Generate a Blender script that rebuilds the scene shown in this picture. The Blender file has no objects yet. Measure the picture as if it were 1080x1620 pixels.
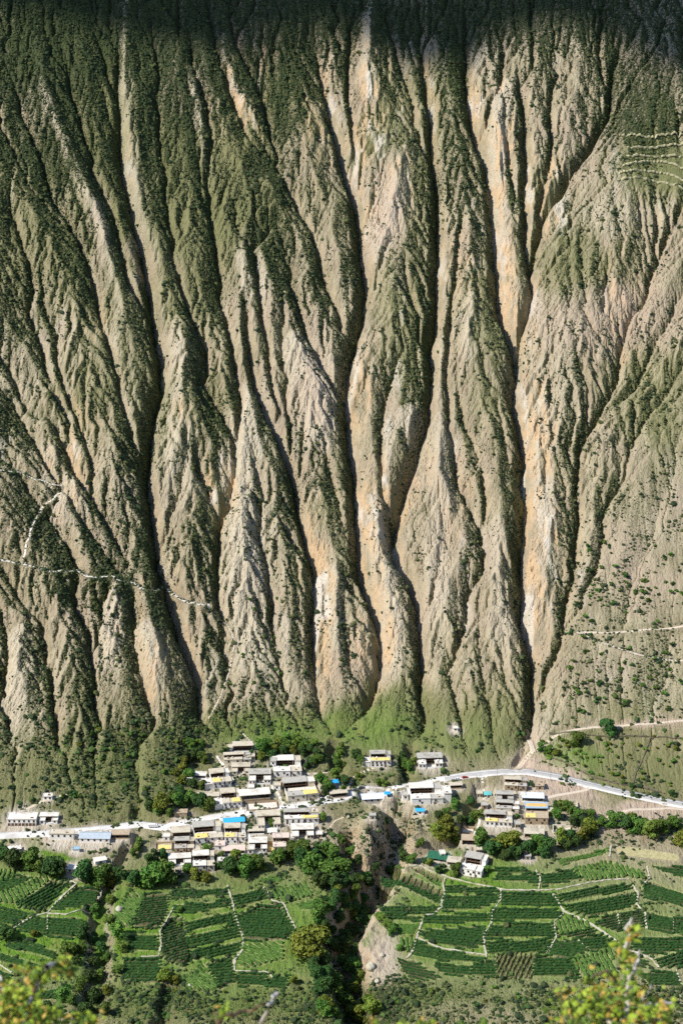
import bpy, bmesh, math, random
import numpy as np
from math import sin, cos, pi, radians
from mathutils import Vector
C = bpy.context
SC = C.scene
COL = SC.collection
random.seed(7)
RNG = np.random.default_rng(7)

# ------------------------------------------------------------------ camera
CAM_Z, PITCH, F = 645.0, radians(20.0), 3023.0
cam_data = bpy.data.cameras.new('camera')
cam_data.sensor_fit = 'VERTICAL'
cam_data.sensor_height = 36.0
cam_data.lens = 36.0 * F / 1620.0
cam_data.clip_start = 0.3
cam_data.clip_end = 30000.0
cam_data.dof.use_dof = True
cam_data.dof.focus_distance = 1300.0
cam_data.dof.aperture_fstop = 7.0
cam = bpy.data.objects.new('camera', cam_data)
COL.objects.link(cam)
cam.location = (0, 0, CAM_Z)
cam.rotation_euler = (pi / 2 - PITCH, 0, 0)
SC.camera = cam
# ------------------------------------------------------------------ light
SUN_EL, SUN_AZ = radians(44.0), radians(-112.0)      # azimuth clockwise from +Y (away from the camera)
sun_dir = Vector((sin(SUN_AZ) * cos(SUN_EL), cos(SUN_AZ) * cos(SUN_EL), sin(SUN_EL)))
sd = bpy.data.lights.new('sun', 'SUN')
sd.energy = 4.3
sd.angle = radians(0.53)
sd.color = (1.0, 0.95, 0.87)
sun = bpy.data.objects.new('sun', sd)
COL.objects.link(sun)
sun.location = (-600, 800, 1500)
sun.rotation_euler = sun_dir.to_track_quat('Z', 'Y').to_euler()
world = bpy.data.worlds.new('World')
SC.world = world
world.use_nodes = True
wn = world.node_tree
for n in list(wn.nodes): wn.nodes.remove(n)
sky = wn.nodes.new('ShaderNodeTexSky')
sky.sky_type = 'NISHITA'
sky.sun_disc = False
sky.sun_elevation = SUN_EL
sky.sun_rotation = SUN_AZ
sky.altitude = 2500
bg = wn.nodes.new('ShaderNodeBackground')
bg.inputs['Strength'].default_value = 0.15
wo = wn.nodes.new('ShaderNodeOutputWorld')
wn.links.new(sky.outputs[0], bg.inputs[0])
wn.links.new(bg.outputs[0], wo.inputs[0])
SC.view_settings.view_transform = 'Standard'
SC.view_settings.look = 'None'
SC.view_settings.exposure = 0.55
SC.view_settings.gamma = 1.0
SC.cycles.max_bounces = 4
SC.cycles.diffuse_bounces = 2
SC.cycles.glossy_bounces = 1
SC.cycles.transmission_bounces = 2
SC.cycles.use_denoising = False
SC.render.film_transparent = False
# ------------------------------------------------------------------ what stands where (pixels of the 1080 x 1620 frame)
ROAD = [(-60,1325),(0,1322),(60,1319),(150,1313),(220,1312),(262,1309),(300,1300),(345,1292),(400,1285),(450,1279),(500,1270),(540,1261),(575,1253),
        (620,1247),(660,1240),(700,1233),(740,1226),(790,1221),(835,1221),(880,1229),(930,1241),(980,1253),(1030,1264),(1100,1277),(1160,1288)]
# dirt tracks: (name, width m, pixels)
TRACKS = [
 ('track', 3.2, [(848,1186),(880,1162),(940,1150),(1000,1146),(1110,1138)]),
 ('track', 3.0, [(912,1000),(960,1001),(1020,996),(1110,986)]),
 ('track', 3.0, [(912,1000),(935,1010),(962,1020),(1010,1036),(1110,1048)]),
 ('track', 4.0, [(838,1172),(843,1186),(828,1204),(815,1216)]),
 ('track', 3.2, [(826,1276),(850,1266),(880,1258),(925,1250),(938,1244)]),
 ('track', 3.2, [(950,1310),(965,1290),(1000,1280),(1060,1278),(1110,1284)]),
 ('track', 2.4, [(592,1216),(575,1220),(560,1228),(550,1240),(553,1258)]),
 ('track', 2.7, [(-20,884),(40,890),(72,900),(130,908),(190,916)]),
 ('track', 2.7, [(190,916),(232,930),(272,938),(300,950),(332,961)]),
 ('track', 1.9, [(-10,738),(40,750),(72,760),(98,774)]),
 ('track', 1.7, [(98,778),(70,800),(52,830),(42,862),(38,888)]),
 ('track', 1.1, [(332,961),(360,985),(372,1010),(366,1050),(350,1100),(330,1140)]),
 ('track', 1.2, [(545,1292),(530,1298),(520,1312),(508,1326),(505,1345)]),
 ('track', 1.6, [(430,1237),(455,1229),(485,1224),(518,1222)]),
 ('track', 2.2, [(106,1256),(84,1263),(60,1271),(40,1282)]),
 ('track', 1.2, [(380,1155),(392,1168),(406,1182)]),
 ('track', 1.3, [(640,1314),(680,1311)]),
 ('lane', 2.2, [(452,1281),(446,1264),(433,1246),(426,1233)]),
 ('lane', 2.0, [(380,1286),(386,1262),(373,1240),(362,1222),(350,1206),(343,1195)]),
 ('lane', 1.8, [(388,1290),(393,1312),(394,1330),(399,1352)]),
 ('lane', 2.0, [(762,1228),(765,1250),(766,1272),(758,1300),(750,1322)]),
]
# low pale terrace walls and stone paths between the plots: (width m, pixels, label)
WALLS = [
 (1.0,[(22,1469),(53,1449),(75,1445),(97,1420),(122,1398),(108,1393)],'long pale stone wall climbing diagonally between the far left vineyard plots'),
 (.7,[(75,1445),(105,1447),(142,1446)],'thin stone wall running level along the foot of the dark left vineyard plot'),
 (.7,[(76,1448),(75,1480)],'short upright stone divider between two small left vineyard plots'),
 (1.1,[(161,1409),(155,1427)],'short pale earth strip beside the left ravine trees'),
 (.8,[(275,1435),(264,1456),(253,1473),(255,1495),(251,1513),(223,1514)],'white stone path curving beside the brown-striped narrow plot'),
 (1.0,[(360,1401),(366,1423),(372,1447),(385,1485),(383,1504),(371,1519),(370,1536)],'long white stone path winding down through the middle of the left vineyards'),
 (.7,[(370,1536),(395,1537),(421,1538),(432,1546)],'thin stone wall along the top of the lowest middle plots'),
 (1.0,[(417,1404),(431,1425),(449,1430),(458,1450),(468,1469)],'pale stone path stepping down right of the big square vineyard plot'),
 (.6,[(0,1527),(19,1539)],'short pale wall at the lower left edge of the fields'),
 (.9,[(635,1379),(649,1370),(666,1370),(680,1378),(709,1388),(743,1397),(786,1405),(797,1408)],'pale stone wall rounding the top of the grassy plot beside the gorge'),
 (.9,[(797,1408),(847,1409),(885,1407),(919,1399),(960,1392),(994,1391)],'long pale bank wall crossing the top of the right vineyards'),
 (1.0,[(704,1389),(700,1400),(703,1412),(697,1436),(685,1447),(671,1448)],'crooked white stone path between the upper terraces beside the gorge'),
 (1.0,[(671,1448),(663,1470),(651,1508),(642,1517)],'straight white stone path slanting down beside the tiny upright-row plot'),
 (.9,[(661,1484),(695,1500),(730,1506),(769,1511)],'curved stone bank under the widest terrace right of the gorge'),
 (1.0,[(792,1407),(791,1424),(778,1443),(777,1460),(765,1479),(765,1496),(769,1515)],'white zigzag stone path between the two columns of right terraces'),
 (.8,[(847,1377),(854,1389),(851,1409)],'short white path dropping from the dark trees to the bank wall'),
 (1.2,[(874,1414),(891,1442),(924,1456),(958,1478),(994,1503),(1030,1517),(1041,1531)],'broad dry bank running diagonally down the right vineyards'),
 (.8,[(891,1445),(876,1459),(879,1484),(863,1509)],'curved white wall left of the small pale-striped plot'),
 (1.0,[(999,1398),(1008,1414),(1006,1431),(1020,1445),(1022,1470)],'crooked pale path between the long terraces and the far right plots'),
 (.8,[(1022,1371),(1027,1389),(1016,1400)],'short curved wall at the corner of the upper right plots'),
 (.9,[(966,1337),(963,1356)],'short pale path beside the straw-coloured field'),
 (.8,[(1069,1534),(1079,1564)],'short upright wall at the lower right corner of the fields'),
 (.6,[(976,1445),(979,1462)],'short pale divider between the two brown-soil plots'),
 (.6,[(1065,1452),(1064,1478)],'thin upright divider at the far right edge of the vineyards'),
 (.6,[(915,1487),(930,1503)],'short dotted divider between two dark right plots'),
 (1.0,[(868,1160),(930,1163),(960,1166),(1020,1165),(1100,1169)],'dark wall running level under the dirt track above the right road'),
 (.9,[(1028,1166),(1018,1195),(1005,1222),(1000,1240)],'dark wall dropping down the slope above the right road'),
 (1.0,[(862,1196),(890,1205),(935,1229),(975,1240),(1010,1244),(1050,1256)],'dark wall along the foot of the slope above the right road'),
 (2.0,[(972,216),(1015,220),(1040,215),(1090,209)],'highest pale terrace wall of the ledge at the upper right'),
 (2.0,[(985,238),(1020,234),(1090,224)],'second terrace wall from the top on the upper right ledge'),
 (2.0,[(985,250),(1010,245),(1050,247),(1090,246)],'third terrace wall from the top on the upper right ledge'),
 (2.0,[(978,266),(1000,258),(1040,253),(1090,268)],'fourth terrace wall from the top on the upper right ledge'),
 (2.0,[(972,278),(1000,270),(1045,271),(1090,288)],'fifth terrace wall from the top on the upper right ledge'),
 (2.0,[(970,290),(1000,283),(1030,284),(1090,303)],'lowest terrace wall of the ledge at the upper right'),
]
# vineyard plots: (style, row direction in pixels, polygon)  styles: d dense dark, s pale stripes, b brown soil, g grassy, f fallow straw, l lawn
PLOTS = [
 ('s',(6,-14),[(-20,1376),(21,1378),(17,1390),(-20,1398)]),('d',(5,1),[(-20,1404),(20,1383),(50,1388),(30,1400),(-20,1418)]),
 ('s',(7,14),[(-20,1421),(64,1387),(79,1392),(28,1427),(-20,1426)]),('d',(9,-6),[(30,1431),(82,1394),(110,1395),(70,1441),(32,1435)]),
 ('d',(9,1),[(80,1441),(122,1403),(157,1409),(154,1442)]),('d',(9,2),[(-20,1432),(44,1446),(24,1463),(-20,1462)]),
 ('d',(9,1),[(29,1467),(53,1451),(74,1452),(73,1478),(31,1472)]),('d',(9,1),[(79,1451),(128,1453),(114,1484),(78,1481)]),
 ('d',(9,3),[(14,1492),(32,1487),(89,1506),(83,1515),(17,1499)]),('d',(9,3),[(-20,1504),(60,1526),(56,1534),(-20,1515)]),
 ('d',(9,3),[(-20,1532),(17,1541),(14,1551),(-20,1549)]),('d',(9,0),[(56,1570),(83,1567),(89,1578),(58,1584)]),
 ('d',(9,1),[(60,1590),(100,1591),(103,1606),(61,1600)]),('s',(8,6),[(181,1453),(200,1416),(226,1416),(208,1466),(183,1462)]),
 ('b',(9,-1),[(227,1416),(264,1414),(264,1442),(251,1466),(209,1466)]),('d',(9,0),[(203,1478),(247,1478),(250,1500),(205,1505)]),
 ('d',(9,0),[(198,1516),(251,1517),(251,1556),(200,1550)]),('b',(9,-3),[(258,1467),(272,1451),(288,1453),(300,1515),(290,1530),(258,1514)]),
 ('d',(9,0),[(274,1408),(315,1408),(315,1418),(274,1421)]),('d',(9,-1),[(317,1411),(358,1405),(358,1415),(317,1418)]),
 ('d',(9,0),[(276,1432),(319,1430),(319,1442),(277,1443)]),('d',(9,-1),[(322,1430),(362,1423),(364,1433),(322,1441)]),
 ('d',(9,-2),[(297,1459),(368,1442),(369,1459),(300,1471)]),('d',(9,-2),[(298,1483),(336,1473),(336,1490),(299,1498)]),
 ('d',(9,-2),[(339,1473),(373,1463),(376,1481),(339,1490)]),('d',(9,-2),[(305,1504),(380,1490),(378,1504),(368,1510),(306,1518)]),
 ('s',(9,7),[(286,1552),(324,1526),(344,1565),(334,1569),(305,1565)]),('d',(9,-1),[(329,1524),(366,1514),(366,1533),(373,1550),(346,1565)]),
 ('d',(9,-2),[(370,1418),(414,1405),(424,1421),(377,1435)]),('d',(9,0),[(377,1449),(411,1431),(443,1433),(464,1470),(450,1487),(388,1486)]),
 ('s',(9,4),[(378,1528),(388,1496),(443,1492),(445,1516),(400,1528)]),('d',(9,0),[(377,1541),(418,1541),(421,1557),(380,1560)]),
 ('d',(9,1),[(424,1547),(456,1543),(448,1567),(421,1560)]),('s',(6,9),[(427,1412),(480,1398),(495,1415),(453,1428)]),
 ('g',(9,0),[(471,1430),(501,1423),(504,1435),(480,1439)]),('g',(9,0),[(415,1389),(441,1386),(441,1393),(418,1398)]),
 ('g',(9,0),[(621,1400),(632,1385),(651,1373),(666,1375),(700,1390),(695,1402)]),('d',(9,0),[(600,1413),(700,1411),(695,1429),(600,1427)]),
 ('d',(9,0),[(603,1436),(693,1436),(683,1445),(606,1444)]),('d',(9,0),[(611,1447),(664,1450),(662,1457),(618,1455)]),
 ('g',(9,0),[(623,1461),(660,1462),(652,1474),(632,1474)]),('s',(1,9),[(636,1486),(653,1485),(648,1508),(637,1501)]),
 ('b',(9,2),[(630,1519),(654,1520),(695,1547),(650,1549)]),('d',(9,0),[(706,1401),(784,1406),(784,1410),(709,1411)]),
 ('d',(9,0),[(704,1419),(787,1413),(786,1426),(752,1438),(702,1441)]),('d',(9,0),[(675,1448),(774,1446),(769,1458),(672,1458)]),
 ('d',(9,1),[(666,1472),(763,1465),(761,1496),(728,1500),(690,1492),(667,1481)]),('d',(9,2),[(658,1487),(693,1500),(690,1516),(654,1508)]),
 ('d',(9,1),[(697,1503),(765,1514),(757,1522),(695,1519)]),('d',(9,1),[(685,1526),(744,1527),(738,1543),(704,1541)]),
 ('d',(9,0),[(746,1527),(783,1517),(782,1545),(746,1543)]),('p',(4,-9),[(787,1512),(845,1511),(837,1545),(785,1546)]),
 ('d',(9,0),[(849,1511),(905,1517),(913,1546),(842,1544)]),('s',(4,9),[(908,1517),(963,1503),(972,1542),(925,1550)]),
 ('d',(9,2),[(869,1492),(911,1485),(927,1505),(891,1516),(872,1510)]),('d',(9,-1),[(917,1485),(947,1477),(980,1494),(974,1498),(934,1505)]),
 ('s',(3,9),[(881,1459),(910,1449),(931,1464),(924,1471),(883,1477)]),('b',(9,-2),[(888,1479),(936,1469),(944,1475),(913,1483)]),
 ('d',(9,0),[(780,1439),(872,1437),(886,1446),(880,1454),(781,1456)]),('d',(9,0),[(780,1463),(871,1460),(874,1481),(770,1484)]),
 ('d',(9,-1),[(772,1490),(872,1486),(860,1506),(773,1509)]),('d',(9,0),[(796,1413),(872,1413),(885,1431),(797,1430)]),
 ('d',(9,0),[(786,1385),(847,1382),(849,1395),(783,1392)]),('d',(9,0),[(783,1373),(822,1370),(830,1380),(788,1382)]),
 ('d',(9,-1),[(858,1383),(902,1374),(919,1390),(860,1402)]),('s',(5,9),[(911,1374),(958,1364),(972,1367),(988,1386),(924,1392)]),
 ('s',(5,9),[(976,1370),(1016,1378),(1022,1390),(994,1387)]),('d',(9,-2),[(880,1415),(974,1398),(997,1400),(997,1406),(894,1428)]),
 ('d',(9,-2),[(897,1432),(1001,1411),(1003,1431),(933,1451),(899,1440)]),('b',(9,-2),[(944,1456),(974,1443),(980,1476),(947,1463)]),
 ('b',(9,-2),[(981,1443),(1013,1440),(1019,1464),(986,1470)]),('d',(9,1),[(1030,1370),(1100,1372),(1100,1397)]),
 ('d',(9,3),[(1018,1401),(1029,1395),(1100,1420),(1100,1440),(1022,1420)]),('d',(9,2),[(1024,1443),(1063,1452),(1062,1476),(1026,1468)]),
 ('d',(9,1),[(1067,1453),(1100,1456),(1100,1483),(1067,1478)]),('d',(9,0),[(999,1482),(1100,1485),(1100,1496),(1030,1513),(1001,1500)]),
 ('d',(9,-3),[(1037,1516),(1100,1500),(1100,1533),(1046,1530)]),('d',(9,1),[(1013,1539),(1067,1536),(1076,1564),(1030,1557)]),
 ('b',(9,2),[(974,1508),(991,1503),(1026,1525),(1013,1533)]),('g',(9,-2),[(886,1361),(958,1343),(958,1349),(891,1367)]),
 ('f',(9,2),[(972,1341),(991,1339),(1074,1352),(1074,1364),(974,1353)]),('l',(9,2),[(64,1346),(90,1348),(110,1356),(133,1360),(128,1366),(100,1362),(70,1355)]),
]
# trees: cluster -> (label stem, list of (u, v, radius px, colour)); colours: d dark, m mid, y yellow-green, l light
TREES = {
 'west edge': ('tree at the left end above the fields', [(6,1354,12,'d'),(23,1363,16,'d'),(45,1366,16,'m'),(62,1372,13,'m'),(80,1376,17,'d'),(98,1378,13,'d')]),
 'west middle': ('tree near the left ravine head', [(135,1388,19,'d'),(156,1394,14,'m'),(176,1397,13,'y'),(189,1383,11,'d'),(214,1396,13,'d'),(240,1391,20,'m'),(262,1386,17,'m'),(240,1362,13,'d'),(258,1354,9,'d'),(178,1425,8,'l'),(170,1378,8,'m')]),
 'gully bank': ('tree in the gully west of the village', [(218,1342,8,'l'),(222,1330,6,'l'),(212,1352,6,'m')]),
 'village west': ('tree west of the village', [(256,1276,13,'y'),(271,1264,9,'m'),(286,1270,12,'m'),(300,1263,9,'l'),(317,1271,12,'d'),(331,1277,10,'m'),(304,1241,9,'d'),(318,1244,8,'m'),(298,1226,10,'m'),(290,1211,9,'y'),(300,1200,11,'d'),(312,1193,10,'d'),(322,1201,9,'m'),(289,1237,9,'y'),(236,1276,12,'d'),(250,1285,7,'l'),(357,1190,7,'d'),(303,1181,8,'m'),(316,1178,7,'l'),(285,1252,9,'d'),(268,1288,7,'m'),(279,1224,7,'y')]),
 'village north': ('tree in the grove above the village', [(415,1186,10,'m'),(426,1179,9,'m'),(441,1172,8,'l'),(455,1181,9,'m'),(470,1173,9,'l'),(481,1179,8,'m'),(491,1187,8,'d'),(501,1193,9,'d'),(430,1200,8,'d'),(488,1211,8,'d'),(496,1204,7,'m'),(505,1202,7,'m'),(412,1197,7,'y'),(463,1188,7,'y'),(448,1189,7,'d'),(477,1192,7,'d'),(434,1186,7,'y'),(398,1193,6,'d'),(497,1176,6,'l'),(452,1166,6,'l')]),
 'stream': ('tree beside the stream east of the village', [(510,1236,9,'m'),(521,1246,9,'m'),(531,1226,9,'l'),(538,1215,9,'m'),(545,1236,8,'d'),(514,1253,8,'d'),(532,1204,7,'m'),(537,1194,7,'l'),(543,1250,6,'m'),(504,1228,6,'y'),(541,1181,6,'l')]),
 'centre': ('tree near the lone upper houses', [(564,1197,8,'d'),(572,1206,7,'m'),(640,1211,8,'m'),(649,1219,8,'m'),(635,1199,7,'d'),(655,1206,6,'l'),(598,1239,6,'m'),(568,1231,6,'l'),(608,1240,6,'l')]),
 'village south': ('tree along the lower edge of the village', [(365,1374,14,'d'),(390,1376,15,'m'),(410,1369,12,'m'),(376,1363,11,'y'),(440,1359,13,'m'),(459,1351,13,'m'),(480,1346,13,'m'),(474,1360,13,'d'),(500,1351,11,'d'),(515,1346,11,'m'),(531,1356,13,'m'),(310,1386,10,'y'),(326,1389,9,'y'),(296,1376,8,'m'),(343,1371,8,'d'),(327,1343,6,'l'),(350,1352,5,'m'),(395,1313,5,'m'),(430,1304,6,'m'),(511,1294,7,'l')]),
 'gorge west rim': ('tree on the west rim of the gorge', [(495,1377,17,'m'),(520,1382,17,'m'),(541,1377,14,'m'),(506,1397,13,'d'),(530,1402,15,'d'),(546,1397,11,'d'),(540,1332,7,'m'),(505,1449,14,'m'),(509,1467,11,'d'),(485,1499,27,'y'),(516,1490,14,'d'),(497,1523,15,'d')]),
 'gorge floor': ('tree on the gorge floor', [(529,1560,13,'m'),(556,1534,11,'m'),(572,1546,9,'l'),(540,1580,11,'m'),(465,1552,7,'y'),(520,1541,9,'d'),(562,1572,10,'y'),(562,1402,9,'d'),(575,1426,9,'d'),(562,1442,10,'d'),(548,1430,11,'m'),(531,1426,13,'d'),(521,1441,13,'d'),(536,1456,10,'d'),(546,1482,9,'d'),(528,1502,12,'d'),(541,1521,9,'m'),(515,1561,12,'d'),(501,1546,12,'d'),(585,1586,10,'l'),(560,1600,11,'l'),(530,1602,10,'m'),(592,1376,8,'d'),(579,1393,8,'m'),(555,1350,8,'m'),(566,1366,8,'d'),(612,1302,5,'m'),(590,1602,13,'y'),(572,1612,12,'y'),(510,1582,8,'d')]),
 'gorge east rim': ('tree on the east rim of the gorge', [(602,1452,8,'l'),(611,1462,9,'l'),(620,1474,8,'m'),(633,1501,6,'l'),(637,1355,11,'d'),(650,1361,8,'m'),(617,1378,9,'d')]),
 'village gap': ('tree west of the right village', [(700,1326,14,'y'),(689,1321,12,'y'),(712,1319,10,'y'),(706,1306,11,'y'),(721,1331,8,'m'),(665,1337,7,'m'),(671,1362,6,'d'),(680,1366,6,'y'),(693,1377,8,'d'),(722,1379,9,'m'),(767,1376,7,'m'),(714,1303,6,'d')]),
 'right ravine': ('tree in the ravine by the right village', [(720,1275,8,'m'),(745,1271,8,'d'),(750,1296,9,'m'),(758,1289,7,'l'),(741,1302,8,'d'),(727,1300,7,'d'),(707,1288,7,'m'),(694,1293,7,'d')]),
 'right village south': ('tree in the belt below the right village', [(760,1331,12,'m'),(776,1346,12,'d'),(791,1335,13,'y'),(811,1336,16,'y'),(815,1351,13,'d'),(836,1346,12,'d'),(850,1336,12,'m'),(866,1341,12,'d'),(886,1329,12,'y'),(900,1327,12,'d'),(920,1321,12,'y'),(935,1311,11,'y'),(951,1301,9,'m'),(895,1339,10,'d'),(859,1351,9,'d'),(799,1355,9,'d'),(912,1334,9,'d')]),
 'right village east': ('tree in the gardens east of the right village', [(880,1291,9,'m'),(890,1276,8,'l'),(901,1281,9,'m'),(912,1291,9,'m'),(878,1274,7,'d'),(934,1291,9,'m'),(906,1302,8,'d'),(921,1300,8,'d'),(840,1240,5,'d')]),
 'far right': ('tree in the grove at the right edge', [(971,1301,13,'m'),(990,1307,12,'d'),(1009,1311,13,'m'),(1031,1316,16,'l'),(1050,1311,11,'m'),(1067,1306,10,'m'),(1079,1331,13,'y'),(1000,1296,9,'l')]),
 'left fields': ('tree among the left vineyard plots', [(11,1479,12,'d'),(152,1443,9,'m'),(160,1500,9,'d'),(166,1520,8,'m'),(143,1548,10,'d'),(160,1545,9,'l'),(128,1560,10,'m'),(150,1580,11,'d'),(168,1570,9,'y'),(135,1602,11,'d'),(165,1600,9,'m'),(75,1600,10,'d'),(40,1590,9,'m'),(195,1500,8,'l'),(185,1535,8,'m'),(55,1478,6,'y'),(133,1475,14,'d'),(148,1487,10,'d'),(187,1474,12,'l'),(198,1484,9,'d'),(172,1457,8,'l'),(107,1505,13,'m'),(127,1503,10,'m'),(98,1576,13,'m'),(112,1584,9,'m'),(262,1547,11,'y'),(277,1553,8,'y'),(120,1521,9,'d'),(148,1522,9,'d'),(284,1440,5,'l'),(285,1462,5,'l')]),
 'right slope': ('tree on the slope above the right road', [(960,1157,12,'d'),(912,1175,10,'m'),(855,1185,6,'m'),(866,1190,7,'m'),(879,1192,6,'y'),(1062,1257,6,'d'),(998,1243,5,'d'),(985,1239,4,'m')]),
}
# pale spur crests that stand proud of the face: (height m, half width m, paleness, [(u, v), ...])
CRESTS = [(6,13,.9,[(205,0),(200,60),(196,130),(203,200),(212,262),(222,330),(240,380),(250,432)]), (4,9,.7,[(56,60),(72,140),(95,205),(118,255),(150,330),(168,400),(190,470),(205,540)]),
 (8,15,.5,[(290,505),(287,560),(290,640),(288,720),(292,800)]), (7,15,.9,[(463,530),(485,590),(505,650),(520,720)]), (7,13,.5,[(592,0),(586,60),(582,120),(590,180)]), (6,10,.9,[(800,130),(790,200),(786,262),(790,330),(795,380)]),
 (6,12,.6,[(640,235),(632,300),(615,360),(600,430)]), (6,16,.9,[(400,610),(385,690),(380,780),(385,880),(395,980),(410,1070)]), (6,12,.7,[(192,925),(178,990),(176,1060)]), (6,12,.7,[(225,985),(240,1050),(252,1110)]),
 (5,12,.5,[(705,650),(695,730),(700,800),(690,880),(700,960)]), (5,12,.6,[(585,780),(600,850),(610,930),(620,1010),(625,1080)]), (5,10,.5,[(530,900),(530,980),(535,1060)]), (5,11,.5,[(780,820),(790,900),(795,980),(800,1060)]),
 (4,8,.7,[(305,100),(318,190),(328,260),(336,320)]), (5,10,.6,[(385,360),(390,420),(400,480)]), (5,12,.5,[(860,640),(850,720),(860,800),(870,900)]), (4,12,.3,[(60,700),(90,760),(130,830)]), (5,14,.6,[(20,990),(30,1070),(30,1150)]),
 (5,10,.6,[(750,470),(740,540),(745,600)]), (5,10,.5,[(660,640),(640,700)]), (4,9,.6,[(350,80),(385,160),(420,230)])]
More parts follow.
